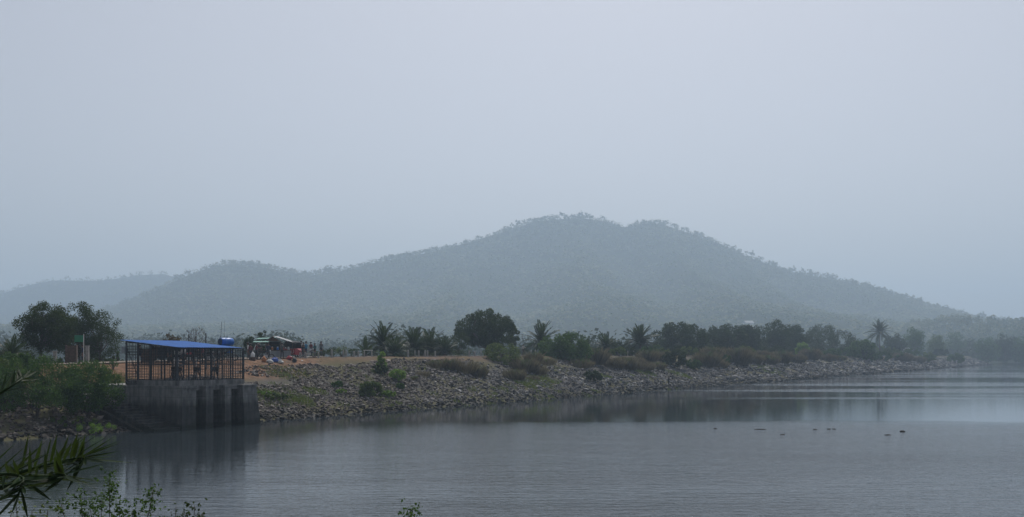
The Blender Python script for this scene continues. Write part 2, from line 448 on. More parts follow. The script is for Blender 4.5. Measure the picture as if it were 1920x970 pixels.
# ------------------------------------------------------------------ lake, embankment, road, plain, hills
def build_setting():
    tag(obj('water', mesh('water', [(-4000, -480, 0), (4000, -480, 0), (4000, 4000, 0), (-4000, 4000, 0)], [(0, 1, 2, 3)]), M['water']), kind='structure')
    # embankment
    ss = np.concatenate([np.arange(-70, 60, 0.7), np.arange(60, 160, 1.5), np.arange(160, 660, 4)])
    ww = np.concatenate([np.array([-10, -7, -4, -2, -1]), np.arange(-0.5, 16, 0.55), np.arange(16.3, 26, 0.9), np.array([26, 28, 31, 34, 37, 40, 44])])
    S, Wd = np.meshgrid(ss, ww, indexing='ij')
    Z = zdam(S, Wd)
    V = np.stack([P0[0]+U[0]*S+NN[0]*Wd, P0[1]+U[1]*S+NN[1]*Wd, Z], -1).reshape(-1, 3)
    a, b = len(ss), len(ww)
    I = np.arange(a*b).reshape(a, b)
    Q = np.stack([I[:-1, :-1], I[1:, :-1], I[1:, 1:], I[:-1, 1:]], -1).reshape(-1, 4)
    me = mesh('embankment', V, Q, True)
    at = me.attributes.new("soil", 'FLOAT', 'POINT')
    soil = sstep(12.6, 14.6, Wd + 2.2*(fbm(S*0.15, Wd*0.2, 3)-0.45)*2)
    soil = np.maximum(soil, (1-sstep(14, 22, S))*sstep(-24, -18, S)*sstep(9.0, 11.5, Wd+3*(fbm(S*0.3, Wd*0.3)-0.45)))
    soil = soil*(1-0.55*sstep(12, 30, S)-0.35*sstep(45, 95, S)) + 0.5*sstep(0.52, 0.6, fbm(S*0.13+5, Wd*0.3, 3))*sstep(12.5, 14, Wd)*(1-sstep(16, 18, Wd))*(1-sstep(50, 70, S))
    at.data.foreach_set("value", soil.astype(np.float32).ravel())
    emb = tag(obj('embankment', me, M['earth']), kind='structure')
    # road along the crest
    ss = np.arange(-70, 640, 3.0)
    V = []
    for s in ss:
        j = 0.35*sin(s*0.21)+0.2*sin(s*0.53)
        for w in (17.2+j, 19, 21, 23.0-j*0.7):
            V.append(Wp(s, w, float(zdam(s, w))+0.09))
    Q = [(i*4+k, i*4+4+k, i*4+5+k, i*4+1+k) for i in range(len(ss)-1) for k in range(3)]
    tag(obj('road', mesh('road', V, Q, True), M['road']), kind='structure')
    # open ground behind the dam and beyond the lake's end, one sheet out to the horizon
    top = [Wp(-620, 36)[:2], Wp(620, 36)[:2], (330, 655), (420, 642), (560, 650), (900, 700), (3950, 900), (3950, 4400), (-3950, 4400), (-3950, -440)]
    skirt = [Wp(620, 20)[:2], (322, 628), (420, 620), (560, 628), (900, 676), (3950, 874)]
    V = [(x, y, 0.7) for x, y in top] + [(x, y, -1.5) for x, y in skirt]
    n = len(top)
    Fs = [tuple(range(n))] + [(1+i, n+i, n+i+1, 2+i) for i in range(5)]
    tag(obj('ground', mesh('ground', V, Fs), M['scrub']), kind='structure')
    # the bank the photographer stands on
    xs = np.linspace(-60, 60, 81); ys = np.linspace(-40, 20, 61)
    X, Y = np.meshgrid(xs, ys, indexing='ij')
    Z = 3.4 - 3.9*sstep(1, 17, Y) - sstep(15, 20, Y)*0.8 + (fbm(X*0.4, Y*0.4)-0.45)*0.35
    I = np.arange(X.size).reshape(X.shape)
    Q = np.stack([I[:-1, :-1], I[1:, :-1], I[1:, 1:], I[:-1, 1:]], -1).reshape(-1, 4)
    me = mesh('near_bank', np.stack([X, Y, Z], -1).reshape(-1, 3), Q, True)
    at = me.attributes.new("soil", 'FLOAT', 'POINT'); at.data.foreach_set("value", np.full(X.size, 0.25, np.float32))
    tag(obj('near_bank', me, M['earth']), kind='structure')
    return emb
EMB = build_setting()

HILLS = {}
def hill(name, Yr, prof, y0, y1, xr, step, back=600, tree=8.0, pw=1.0):
    k = Yr/F
    px = np.array([p[0] for p in prof], float); py = np.array([p[1] for p in prof], float)
    xs = np.arange(xr[0], xr[1]+1, step); ys = np.arange(y0, y1+1, step*1.15)
    def z(X, Y):
        h = np.interp(X/k+960, px, CAMZ+(HZ-py)*k) - tree
        h = np.maximum(h, 0.0)
        yr = Yr + 90*k*(fbm(X*0.0016+3, X*0+2.2, 3)-0.45)
        t = np.where(Y < yr, (yr-Y)/(yr-y0), (Y-yr)/(back*1.0))
        t = np.clip(t, 0, 1)
        fall = np.where(Y < yr, (1-t)**pw*(1-0.25*np.sin(pi*t)), 1-t*t)
        gul = 1 - 0.5*np.sin(pi*np.clip(t, 0, 1))*np.abs(fbm(X*0.0045/k*1.0, Y*0.0012, 4)*2-0.94)*1.6
        zz = h*fall*gul + (fbm(X*0.02, Y*0.02, 3)-0.45)*7*np.sin(pi*np.clip(t, 0, 1))
        return np.where(t >= 1, 0.2, np.maximum(zz, 0.2))
    X, Y = np.meshgrid(xs, ys, indexing='ij')
    Z = z(X, Y)
    I = np.arange(X.size).reshape(X.shape)
    Q = np.stack([I[:-1, :-1], I[1:, :-1], I[1:, 1:], I[:-1, 1:]], -1).reshape(-1, 4)
    tag(obj(name, mesh(name, np.stack([X, Y, Z], -1).reshape(-1, 3), Q, True), M['scrub']), kind='structure')
    HILLS[name] = z
hill('main_hill', 2000, [(-700, 640), (-200, 625), (100, 605), (190, 577), (250, 556), (300, 533), (340, 515), (380, 500), (440, 487), (500, 494), (580, 508), (640, 500), (700, 485), (800, 467),
     (850, 455), (900, 440), (950, 424), (1000, 408), (1050, 402), (1105, 401), (1150, 411), (1172, 419), (1200, 412), (1235, 410), (1290, 425), (1350, 448), (1400, 470), (1450, 488), (1500, 503), (1560, 512), (1610, 524), (1700, 552), (1760, 572), (1850, 592), (2000, 605), (2300, 612), (2700, 600), (3200, 630)],
     950, 2700, (-1750, 2300), 14)
hill('far_hill', 2750, [(-900, 600), (-400, 560), (-150, 555), (0, 543), (40, 530), (90, 518), (130, 517), (180, 522), (225, 516), (260, 510), (305, 508), (340, 516), (420, 540), (560, 590), (800, 640)],
     2080, 3400, (-2600, -150), 20, 600)
hill('low_ridge', 1150, [(1480, 668), (1600, 640), (1700, 612), (1780, 592), (1850, 588), (1920, 597), (2050, 590), (2250, 600), (2500, 640)],
     720, 1600, (250, 950), 9, 350, 9.0)

# ------------------------------------------------------------------ foliage builders
def leaves(rng, C, Rr, n, size, flat=1.0, asp=0.5, shell=0.5, up=0.0):
    """n leaf-sized faces through clumps with centres C and radii Rr -> verts, quads"""
    C = np.asarray(C, float); Rr = np.asarray(Rr, float)
    pr = Rr**2; pr = pr/pr.sum()
    i = rng.choice(len(C), n, p=pr)
    d = rng.normal(size=(n, 3)); d /= np.linalg.norm(d, axis=1, keepdims=True)
    rad = Rr[i]*(shell + (1-shell)*np.sqrt(rng.random(n)))*(0.85+0.3*rng.random(n))
    p = C[i] + d*rad[:, None]*np.array([1, 1, flat])
    nr = d + rng.normal(size=(n, 3))*0.7 + np.array([0, 0, up]); nr /= np.linalg.norm(nr, axis=1, keepdims=True)
    t = np.cross(nr, rng.normal(size=(n, 3))); t /= np.linalg.norm(t, axis=1, keepdims=True)
    b = np.cross(nr, t)
    L = size*(0.6+0.8*rng.random(n))[:, None]*0.5; Wd = L*asp
    V = np.stack([p-t*L, p+b*Wd-t*L*0.1, p+t*L, p-b*Wd-t*L*0.1], 1).reshape(-1, 3)
    return V, np.arange(4*n).reshape(n, 4)

def merge(parts):
    V = []; Q = []; k = 0
    for v, q in parts:
        V.append(v); Q.append(q+k); k += len(v)
    return np.concatenate(V), np.concatenate(Q)

def forest(name, pts, hs, size_k, nq, mat, label, wide=0.55, up=0.3):
    """a wood that reads as one mass: feathery crowns on short stems"""
    n = len(pts); rng = RNG
    P = np.repeat(np.asarray(pts, float), nq, 0); H = np.repeat(np.asarray(hs, float), nq)
    m = len(P)
    d = rng.normal(size=(m, 3)); d /= np.linalg.norm(d, axis=1, keepdims=True)
    r = np.sqrt(rng.random(m))[:, None]
    p = P + d*r*np.stack([H*wide, H*wide, H*0.42], -1) + np.stack([0*H, 0*H, H*0.58], -1)
    nr = d + rng.normal(size=(m, 3))*0.6 + np.array([0, 0, up]); nr /= np.linalg.norm(nr, axis=1, keepdims=True)
    t = np.cross(nr, rng.normal(size=(m, 3))); t /= np.linalg.norm(t, axis=1, keepdims=True)
    b = np.cross(nr, t); L = (H*size_k*(0.6+0.8*rng.random(m)))[:, None]
    V = np.stack([p-t*L, p+b*L*0.7, p+t*L, p-b*L*0.7], 1).reshape(-1, 3)
    return tag(obj(name, mesh(name, V, np.arange(4*m).reshape(m, 4)), mat), label, 'forest', kind='stuff')

def build_woods():
    z = HILLS['main_hill']
    X = RNG.uniform(-1500, 1400, 2300); Y = 2000 + RNG.uniform(-110, 90, 2300); Z = z(X, Y)
    k = Z > 4; X, Y, Z = X[k], Y[k], Z[k]
    H = RNG.uniform(6, 13, len(X))*(1+0.4*(RNG.random(len(X)) > 0.95))
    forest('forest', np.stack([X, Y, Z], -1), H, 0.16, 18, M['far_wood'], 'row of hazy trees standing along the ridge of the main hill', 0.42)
    X = RNG.uniform(-1500, 1500, 38000); Y = 980 + 1030*RNG.random(38000)**0.65; Z = z(X, Y)
    k = (Z > 3) & (np.abs(X/Y) < 0.55); X, Y, Z = X[k], Y[k], Z[k]
    H = RNG.uniform(4, 7.5, len(X))*(0.7+0.9*fbm(X*0.01, Y*0.008, 3))
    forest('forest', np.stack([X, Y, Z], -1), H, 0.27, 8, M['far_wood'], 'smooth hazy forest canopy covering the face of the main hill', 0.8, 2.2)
    z = HILLS['far_hill']
    X = RNG.uniform(-2300, -550, 6000); Y = RNG.uniform(2120, 2830, 6000); Z = z(X, Y); k = Z > 10
    X, Y, Z = X[k], Y[k], Z[k]
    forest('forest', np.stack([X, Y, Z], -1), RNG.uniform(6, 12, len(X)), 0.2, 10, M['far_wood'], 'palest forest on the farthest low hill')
    z = HILLS['low_ridge']
    X = RNG.uniform(300, 850, 2600); Y = RNG.uniform(740, 1300, 2600); Z = z(X, Y); k = Z > 1
    X, Y, Z = X[k], Y[k], Z[k]
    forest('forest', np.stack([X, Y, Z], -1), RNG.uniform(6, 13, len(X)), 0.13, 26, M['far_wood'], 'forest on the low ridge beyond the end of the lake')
    # belts of trees on the plain below the hill
    pts = []; hs = []
    for i in range(2200):
        y = RNG.uniform(330, 950)
        px = RNG.uniform(-150, 1750)
        if fbm(px*0.007+40, y*0.012, 3) < 0.38 or (545 < px < 700 and y < 620): continue
        x = (px-960)/F*y
        if (x-P0[0])*NN[0]+(y-P0[1])*NN[1] < 60: continue
        pts.append((x, y, 0.7)); hs.append(RNG.uniform(6, 11)*(0.7+1.3*float(fbm(px*0.012+7, y*0.01+3, 2)))*(1+0.5*(y-330)/620))
    forest('woodland', pts, hs, 0.055, 110, M['plain_wood'], 'blue hazy belts of trees on the plain below the hill', 0.6)
build_woods()
def build_shore_wood():
    pts = []; hs = []
    for i in range(420):
        x = RNG.uniform(285, 520); y = RNG.uniform(652, 760)
        pts.append((x, y, 0.6)); hs.append(RNG.uniform(3, 8)*(1+0.9*(y-650)/110))
    forest('woodland', pts, hs, 0.11, 60, M['plain_wood'], 'dark wood right behind the far end of the lake', 0.65)
build_shore_wood()

# ------------------------------------------------------------------ riprap stones
def build_stones():
    from mathutils import Vector as Vv
    protos = []
    for k in range(8):
        bm = bmesh.new()
        for i in range(9):
            v = RNG.normal(size=3); v /= np.linalg.norm(v)
            v = v*np.array([0.62, 0.5, 0.36])*RNG.uniform(0.85, 1.1)
            bm.verts.new(v)
        r = bmesh.ops.convex_hull(bm, input=list(bm.verts))
        loose = [v for v in bm.verts if not v.link_faces]
        bmesh.ops.delete(bm, geom=loose, context='VERTS')
        bmesh.ops.triangulate(bm, faces=bm.faces)
        bm.normal_update()
        bm.verts.index_update()
        V = np.array([v.co[:] for v in bm.verts]); Q = np.array([[v.index for v in f.verts] for f in bm.faces])
        protos.append((V, Q)); bm.free()
    S = []; Wd = []; R = []
    def strip(s0, s1, size, dens, wmax):
        n = int((s1-s0)*(wmax+1.2)*dens/size**2)
        s = RNG.uniform(s0, s1, n); w = RNG.uniform(-1.2, wmax, n)
        top = 13.6 + 2.4*(fbm(s*0.07, s*0+3, 3)-0.45)*2
        bare = fbm(s*0.16+30, w*0.22+4, 3)
        keep = (w < top) & ~((bare > 0.64) & (w > 3.5))
        nearc = (s > -24) & (s < 16)       # soil shows near the cage
        keep &= ~(nearc & (w > 10.0+4*(fbm(s*0.3, w*0.3)-0.45)+np.maximum(s, 0)*0.2))
        keep &= ~((s > -12.6) & (s < -2.0) & (w < 8.5))
        keep &= ~((s > 45) & (w > 8.5+2*fbm(s*0.1, w*0)) & (RNG.random(n) > 0.35))
        s, w = s[keep], w[keep]
        S.append(s); Wd.append(w); R.append(size*np.clip(RNG.lognormal(-0.12, 0.42, len(s)), 0.35, 2.4))
    strip(-40, -12, 0.29, 1.1, 9); strip(-3, 22, 0.235, 1.15, 14.5); strip(22, 60, 0.265, 1.1, 15.5); strip(60, 120, 0.34, 1.0, 13); strip(120, 230, 0.48, 0.9, 12); strip(230, 640, 0.75, 0.7, 12)
    s = np.concatenate(S); w = np.concatenate(Wd); r = np.concatenate(R)
    z = zdam(s, w)
    X = P0[0]+U[0]*s+NN[0]*w; Y = P0[1]+U[1]*s+NN[1]*w
    z = z + r*RNG.uniform(-0.05, 0.22, len(r))
    vis = (np.abs(X/Y) < 0.48) & (z > 0.0)
    show = np.where(vis, r/Y, 0)
    big = np.argsort(-show)[:300]
    isbig = np.zeros(len(r), bool); isbig[big] = True
    a = RNG.uniform(0, 2*pi, (len(r), 3)); a[:, 0] *= 0.09; a[:, 1] *= 0.09
    ca, sa = np.cos(a), np.sin(a)
    def rot(P, c, s_):
        x, y, q = P[..., 0], P[..., 1], P[..., 2]
        y, q = y*c[:, 0, None]-q*s_[:, 0, None], y*s_[:, 0, None]+q*c[:, 0, None]
        x, q = x*c[:, 1, None]+q*s_[:, 1, None], -x*s_[:, 1, None]+q*c[:, 1, None]
        x, y = x*c[:, 2, None]-y*s_[:, 2, None], x*s_[:, 2, None]+y*c[:, 2, None]
        return np.stack([x, y, q], -1)
    kind = RNG.integers(0, 8, len(r))
    parts = []
    for k in range(8):
        sel = np.where((kind == k) & ~isbig)[0]
        V, Q = protos[k]
        P = np.repeat(V[None], len(sel), 0)*r[sel][:, None, None]
        P = rot(P, ca[sel], sa[sel]) + np.stack([X[sel], Y[sel], z[sel]], -1)[:, None]
        q = Q[None] + (np.arange(len(sel))*len(V))[:, None, None]
        parts.append((P.reshape(-1, 3), q.reshape(-1, 3)))
    V, Q = merge(parts)
    tag(obj('riprap', mesh('riprap', V, Q), M['stone'], EMB), kind='stuff')
    pm = [mesh('stone', V, Q) for V, Q in protos]
    for m_ in pm: m_.materials.append(M['stone'])
    for i in big:
        # euler XYZ applies x, then y, then z, as rot() above
        obj('stone', pm[kind[i]], None, EMB, (X[i], Y[i], z[i]), (a[i, 0], a[i, 1], a[i, 2]), (r[i],)*3)
    print('stones', len(r), 'tris', len(Q))
build_stones()

#@@BEGIN
# ------------------------------------------------------------------ plants
def clumps(rng, rx, ry, rz, cz, n, rr, hollow=0.55, low=-1.0):
    """clump centres spread over an ellipsoid's shell and inside"""
    C = []; R = []
    for i in range(n):
        zz = 1-(1-low)*(i+0.5)/n; a = i*2.39996+rng.uniform(-0.4, 0.4)
        d = np.array([cos(a)*sqrt(max(0, 1-zz*zz)), sin(a)*sqrt(max(0, 1-zz*zz)), zz])
        q = rng.uniform(0.9, 1.06) if rng.random() < 0.68 else rng.uniform(hollow, 0.8)
        r = rr*rng.uniform(0.7, 1.3)*min(rx, rz)
        C.append((d[0]*(rx-r*0.8)*q, d[1]*(ry-r*0.8)*q, cz+d[2]*(rz-r*0.8)*q)); R.append(r)
    return np.array(C), np.array(R)

def limbs(rng, C, R, z0, zt, rad, k):
    """trunk from z0 to zt and limbs out to the clumps"""
    mb = MB()
    lean = rng.normal(size=2)*0.08*zt
    top = Vector((lean[0], lean[1], zt))
    mb.tube([(0, 0, z0), (lean[0]*0.3, lean[1]*0.3, zt*0.4), top], [rad*1.35, rad, rad*0.75], 7)
    for i in rng.permutation(len(C))[:k]:
        e = Vector(C[i]); mid = top.lerp(e, 0.5)+Vector(rng.normal(size=3)*0.12*(e-top).length)
        st = top*rng.uniform(0.75, 1.0) if zt > 0 else top
        mb.tube([st, mid, e], [rad*0.5, rad*0.3, rad*0.12], 5, False)
    return mb

def tree(name, label, cat, base, px_box, D, trunk_h, mat, seed, n=3200, leaf=0.3, ncl=26, rr=0.33, shell=0.45, depth=1.0, rad=0.16, flat=0.85, group=None, hollow=0.55, nl=9, asp=0.5):
    """px_box: crown x0, x1, y0, y1 in the photograph; D its distance"""
    rng = np.random.default_rng(seed)
    x0, x1, y0, y1 = px_box; k = D/F
    rx = (x1-x0)/2*k; ztop = CAMZ+(HZ-y0)*k-base[2]; zbot = CAMZ+(HZ-y1)*k-base[2]
    cx = ((x0+x1)/2-960)*k-base[0]
    rz = (ztop-zbot)/2; cz = (ztop+zbot)/2
    C, R = clumps(rng, rx, rx*depth, rz, cz, ncl, rr, hollow)
    C[:, 0] += cx
    t = thing(name, label, cat, base, 0, group)
    limbs(rng, C, R, -0.3, max(trunk_h, 0.2), rad, nl).build('trunk', M['bark'], t, True)
    V, Q = leaves(rng, C, R, n, leaf, flat, asp, shell)
    obj('crown', mesh('crown', V, Q), mat, t)
    return t

def bush(name, label, cat, base, w, h, mat, seed, n=900, leaf=0.16, ncl=12, rr=0.38, twig=True, group=None, asp=0.5, shell=0.4, flat=0.9, part='foliage'):
    rng = np.random.default_rng(seed)
    C, R = clumps(rng, w/2, w/2, h*0.55, h*0.47, ncl, rr, 0.4, -0.75)
    t = thing(name, label, cat, base, 0, group)
    if twig:
        mb = MB()
        for i in range(min(7, ncl)):
            mb.tube([(rng.normal()*0.06, rng.normal()*0.06, -0.12), tuple(C[i]*np.array([0.5, 0.5, 0.6])), tuple(C[i])], [0.035, 0.022, 0.008], 4, False)
        mb.build('stem', M['bark'], t)
    V, Q = leaves(rng, C, R, n, leaf, flat, asp, shell)
    V[:, 2] = np.maximum(V[:, 2], -0.05)
    obj(part, mesh(part, V, Q), mat, t)
    return t

def blades(rng, n, w, h, lean, width, z0=-0.05, zs=None):
    """thin upright stalks fanning out: dry brush, grass -> verts, tris"""
    a = rng.uniform(0, 2*pi, n); r = np.sqrt(rng.random(n))*w*0.5
    x, y = r*np.cos(a), r*np.sin(a)
    hh = h*(0.5+0.5*rng.random(n))*(1-0.45*(r/(w*0.5+1e-6))**2)
    dx = np.cos(a)*lean*hh*(0.3+r/(w*0.5+1e-6)) + rng.normal(size=n)*hh*0.16
    dy = np.sin(a)*lean*hh*(0.3+r/(w*0.5+1e-6)) + rng.normal(size=n)*hh*0.16
    ph = rng.uniform(0, pi, n); wx, wy = np.cos(ph)*width, np.sin(ph)*width
    z = np.zeros(n) if zs is None else zs(x, y)
    A = np.stack([x-wx, y-wy, z+z0], -1); B = np.stack([x+wx, y+wy, z+z0], -1)
    Cm = np.stack([x+dx*0.45+wx*0.7, y+dy*0.45+wy*0.7, z+hh*0.6], -1); T = np.stack([x+dx, y+dy, z+hh], -1)
    return np.stack([A, B, Cm, T], 1).reshape(-1, 3), np.arange(4*n).reshape(n, 4)

def dry_bush(label, base, w, h, seed, n=500, group='dry brush on the embankment'):
    rng = np.random.default_rng(seed)
    t = thing('dry_bush', label, 'bush', base, 0, group)
    V, Q = blades(rng, n, w*0.8, h*1.1, 0.45, 0.010*max(1, base[1]/130))
    obj('stem', mesh('stem', V, Q), M['dry'], t)
    C, R = clumps(rng, w/2, w/2, h*0.5, h*0.5, 16, 0.4, 0.4, -0.6)
    V, Q = leaves(rng, C, R, int(n*1.0), 0.16*max(1, base[1]/130), 0.9, 0.2, 0.2)
    V[:, 2] = np.maximum(V[:, 2], 0.02)
    obj('foliage', mesh('foliage', V, Q), (M['dry'], M['leaf_olive'], M['leaf_mid'], M['dry'], M['leaf_olive'])[seed % 5], t)
    return t

def frond_mesh(rng, L, droop, npair, lw, ll, name='frond'):
    """a feather leaf: curved midrib along +X rising then bending down, with leaflets both sides"""
    V = []; Fs = []
    def P(t):
        return Vector((L*t*(1-0.18*droop*t), 0, L*(0.10*t*(1-t)*2 - droop*0.62*t*t)))
    mb = MB()
    T = [i/7 for i in range(8)]
    mb.tube([P(t) for t in T], [0.035*(1-0.85*t)*L/3.2 for t in T], 4)
    for i in range(npair):
        t = 0.12+0.86*(i+0.5)/npair
        p = P(t); d = (P(min(t+0.02, 1))-P(t-0.02)).normalized()
        for s in (-1, 1):
            l = ll*(0.45+0.75*sin(pi*min(1, t*0.85+0.12)))*rng.uniform(0.8, 1.15)
            out = (d*1.05 + Vector((0, s*0.8, 0)) + Vector((0, 0, rng.uniform(0.0, 0.35)))).normalized()
            e = p+out*l - Vector((0, 0, l*0.12))
            wv = d.cross(out).cross(out).normalized()*lw
            m = p.lerp(e, 0.4)
            mb.add([p, m+wv, e, m-wv], [(0, 1, 2, 3)])
    return mesh(name, mb.V, mb.F)

FRONDS = [frond_mesh(np.random.default_rng(70+i), 3.2, d, 28, 0.046, 0.46) for i, d in enumerate((0.25, 0.45, 0.7, 1.0))]
for _m in FRONDS: _m.materials.append(M['frond'])
def palm(name, label, base, trunk_h, length, seed, nf=38, group=None, droopy=0.0):
    rng = np.random.default_rng(seed)
    t = thing(name, label, 'palm', base, rng.uniform(0, 6), group)
    mb = MB(); z = -0.3; P = []; R = []
    k = 0; n = max(6, int((trunk_h+0.5)/0.16))
    for i in range(n+1):
        q = i/n
        P.append((0.06*sin(q*3)*trunk_h*0.3, 0.05*q*trunk_h*0.3, -0.3+q*(trunk_h+0.3)))
        R.append((0.24-0.06*q)*(1.12 if i % 2 else 0.92))
    mb.tube(P, R, 8)
    mb.build('trunk', M['palm_bark'], t)
    top = Vector(P[-1])
    for i in range(nf):
        q = (i+0.5)/nf
        el = radians(80-96*q**1.1) + rng.normal()*0.08 - droopy*0.2
        az = i*2.39996+rng.normal()*0.15
        fm = FRONDS[min(3, int(q*3.2+rng.random()*0.9))]
        o = obj('frond', fm, None, t, top)
        s = length/3.2*1.5*rng.uniform(0.82, 1.08)
        o.rotation_euler = (rng.normal()*0.25, -el, az)
        o.scale = (s, s, s)
    return t

ORD = ['first', 'second', 'third', 'fourth', 'fifth', 'sixth', 'seventh', 'eighth', 'ninth', 'tenth', 'eleventh', 'twelfth', 'thirteenth', 'fourteenth', 'fifteenth', 'sixteenth', 'seventeenth', 'eighteenth', 'nineteenth', 'twentieth', 'twenty-first', 'twenty-second', 'twenty-third', 'twenty-fourth', 'twenty-fifth', 'twenty-sixth', 'twenty-seventh', 'twenty-eighth', 'twenty-ninth', 'thirtieth', 'thirty-first', 'thirty-second', 'thirty-third', 'thirty-fourth', 'thirty-fifth', 'thirty-sixth']

def gpt(px, w):
    p = at_dam(px, w); return p, p[1]

def build_trees():
    # thorn trees at the end of the road on the left
    p, D = gpt(76, 25)
    tree('thorn_tree', 'tall dark dense thorn tree nearest the left frame edge', 'tree', p, (28, 142, 563, 668), D, 1.6, M['leaf_thorn'], 1, 15000, 0.17, 64, 0.25, 0.2, 0.9, 0.15, 0.9, hollow=0.3, nl=26)
    p, D = gpt(150, 27)
    tree('thorn_tree', 'thorn tree behind the green sign board', 'tree', p, (84, 204, 564, 674), D, 1.2, M['leaf_thorn'], 2, 14000, 0.16, 66, 0.25, 0.15, 0.9, 0.12, 0.9, hollow=0.3, nl=24)
    p, D = gpt(188, 25)
    tree('thorn_tree', 'thin airy thorn tree with see-through crown left of the blue roof', 'tree', p, (134, 236, 580, 678), D, 1.1, M['leaf_thorn'], 3, 8500, 0.13, 66, 0.22, 0.1, 0.9, 0.10, 0.9, hollow=0.35, nl=26)
    p, D = gpt(22, 22)
    palm('date_palm', 'short bushy palm at the left frame edge beside the thorn tree', p, 0.5, 1.5, 31, 26)
    # the big round tree and its neighbours
    p, D = gpt(912, 24)
    tree('round_tree', 'large dark round-crowned tree standing alone on the dam road', 'tree', p, (852, 968, 580, 664), D, 1.5, M['leaf_dark'], 4, 22000, 0.27, 80, 0.24, 0.55, 0.95, 0.28, 0.9, hollow=0.25)
    p, D = gpt(962, 25.5)
    tree('small_tree', 'small dark tree leaning against the right side of the round tree', 'tree', p, (940, 976, 600, 660), D, 1.2, M['leaf_dark'], 5, 3600, 0.24, 14, 0.36, 0.5, 1.0, 0.12)
    p, D = gpt(858, 24)
    tree('small_tree', 'thin small tree tucked under the left side of the round tree', 'tree', p, (844, 884, 618, 668), D, 1.0, M['leaf_thorn'], 6, 2200, 0.2, 16, 0.3, 0.2, 1.0, 0.08)
    # leafy tree on the slope side of the road
    p, D = gpt(1060, 14)
    tree('leafy_tree', 'broad bright leafy tree on the slope between two palms', 'tree', p, (1004, 1112, 618, 702), D, 1.0, M['leaf_mid'], 7, 12000, 0.30, 56, 0.28, 0.45, 0.9, 0.16, 0.9, hollow=0.35)
    p, D = gpt(940, 13)
    tree('leafy_tree', 'olive feathery young tree on the slope below the round tree', 'tree', p, (898, 984, 640, 702), D, 0.9, M['leaf_olive'], 8, 6500, 0.22, 44, 0.27, 0.2, 0.9, 0.09, 0.9, hollow=0.3, nl=18)
    # row of trees along the far side of the road
    row = [((1232, 1318, 606, 668), 'first tree of the dark row, right of the bushy palm', 'leaf_dark', 41), ((1323, 1392, 611, 668), 'second dome-shaped tree of the dark row along the road', 'leaf_dark', 42),
           ((1378, 1422, 611, 668), 'third and narrowest tree of the dark row along the road', 'leaf_dark', 43), ((1414, 1484, 602, 668), 'fourth and tallest tree of the dark row along the road', 'leaf_dark', 44),
           ((1466, 1512, 612, 668), 'fifth tree of the dark row, behind the yellow-green shrub', 'leaf_dark', 45), ((1510, 1590, 610, 672), 'last and roundest tree of the dark row, before the tall palm', 'leaf_dark', 46)]
    for box, lab, mt, sd in row:
        p, D = gpt((box[0]+box[1])/2, 25.0)
        g_ = 0.17*(box[1]-box[0]); box = (box[0]-g_, box[1]+g_, box[2]-3, box[3]+6)
        tree('shade_tree', lab, 'tree', p, box, D, 1.5, M[mt], sd, 14000, 0.42, 54, 0.27, 0.5, 1.0, 0.2, 0.9, 'dark row of trees along the dam road', 0.3)
    for box, lab, sd in [((1122, 1172, 634, 672), 'low dark tree behind the lone palm right of the leafy tree', 47), ((1160, 1188, 640, 672), 'low dark tree touching the left of the bushy palm', 48), ((752, 800, 634, 672), 'low dark tree behind the pair of palms by the posts', 49), ((800, 850, 638, 672), 'low dark tree between the pair of palms and the round tree', 50)]:
        p, D = gpt((box[0]+box[1])/2, 26.0)
        tree('shade_tree', lab, 'tree', p, box, D, 0.8, M['leaf_dark'], sd, 4500, 0.3, 30, 0.32, 0.4, 1.0, 0.12, 0.9, 'low dark trees behind the palms', 0.3)
    # trees towards the end of the dam
    far = [((1590, 1648, 636, 684), 12, 'low dark tree at the foot of the tall lone palm', 'leaf_mid', 51), ((1655, 1700, 624, 676), 24, 'pointed small tree right of the tall lone palm', 'leaf_dark', 52),
           ((1692, 1738, 612, 672), 26, 'pale round tree in the mist beyond the tall palm', 'leaf_mid', 53), ((1738, 1776, 626, 676), 22, 'dusky tree above the end of the stone slope', 'leaf_olive', 54),
           ((1770, 1812, 618, 678), 28, 'grey-green tree near the end of the dam', 'leaf_mid', 55), ((1800, 1838, 634, 682), 22, 'dark narrow tree at the very end of the dam', 'leaf_dark', 56)]
    for box, w, lab, mt, sd in far:
        p, D = gpt((box[0]+box[1])/2, w)
        tree('shade_tree', lab, 'tree', p, box, D, 2.0, M[mt], sd, 5000, 0.7, 34, 0.34, 0.45, 1.0, 0.25, 0.9, 'trees towards the end of the dam', 0.3)
    end = [((1826, 1876, 632, 683), 640, 'hazy tree at the lake end, second from the frame edge', 'leaf_mid', 57), ((1862, 1908, 622, 683), 655, 'tall hazy tree at the lake end near the frame edge', 'leaf_dark', 58), ((1893, 1946, 628, 684), 650, 'hazy tree cut by the right frame edge at the lake end', 'leaf_mid', 59)]
    for box, D, lab, mt, sd in end:
        x = ((box[0]+box[1])/2-960)/F*D
        tree('shade_tree', lab, 'tree', (x, D, 0.7), box, D, 2.5, M[mt], sd, 5000, 0.9, 34, 0.34, 0.45, 1.0, 0.3, 0.9, 'trees at the far end of the lake', 0.3)
    # little trees behind the stalls
    p, D = gpt(466, 27)
    tree('small_tree', 'small round dark tree behind the roadside stall', 'tree', p, (452, 482, 630, 668), D, 0.9, M['leaf_dark'], 9, 1300, 0.2, 14, 0.34, 0.5, 1, 0.08)
    p, D = gpt(491, 30)
    tree('small_tree', 'pointed small tree rising behind the stall roof', 'tree', p, (478, 506, 619, 668), D, 1.0, M['leaf_thorn'], 10, 1300, 0.2, 14, 0.3, 0.3, 1, 0.08)
    p, D = gpt(320, 25.5)
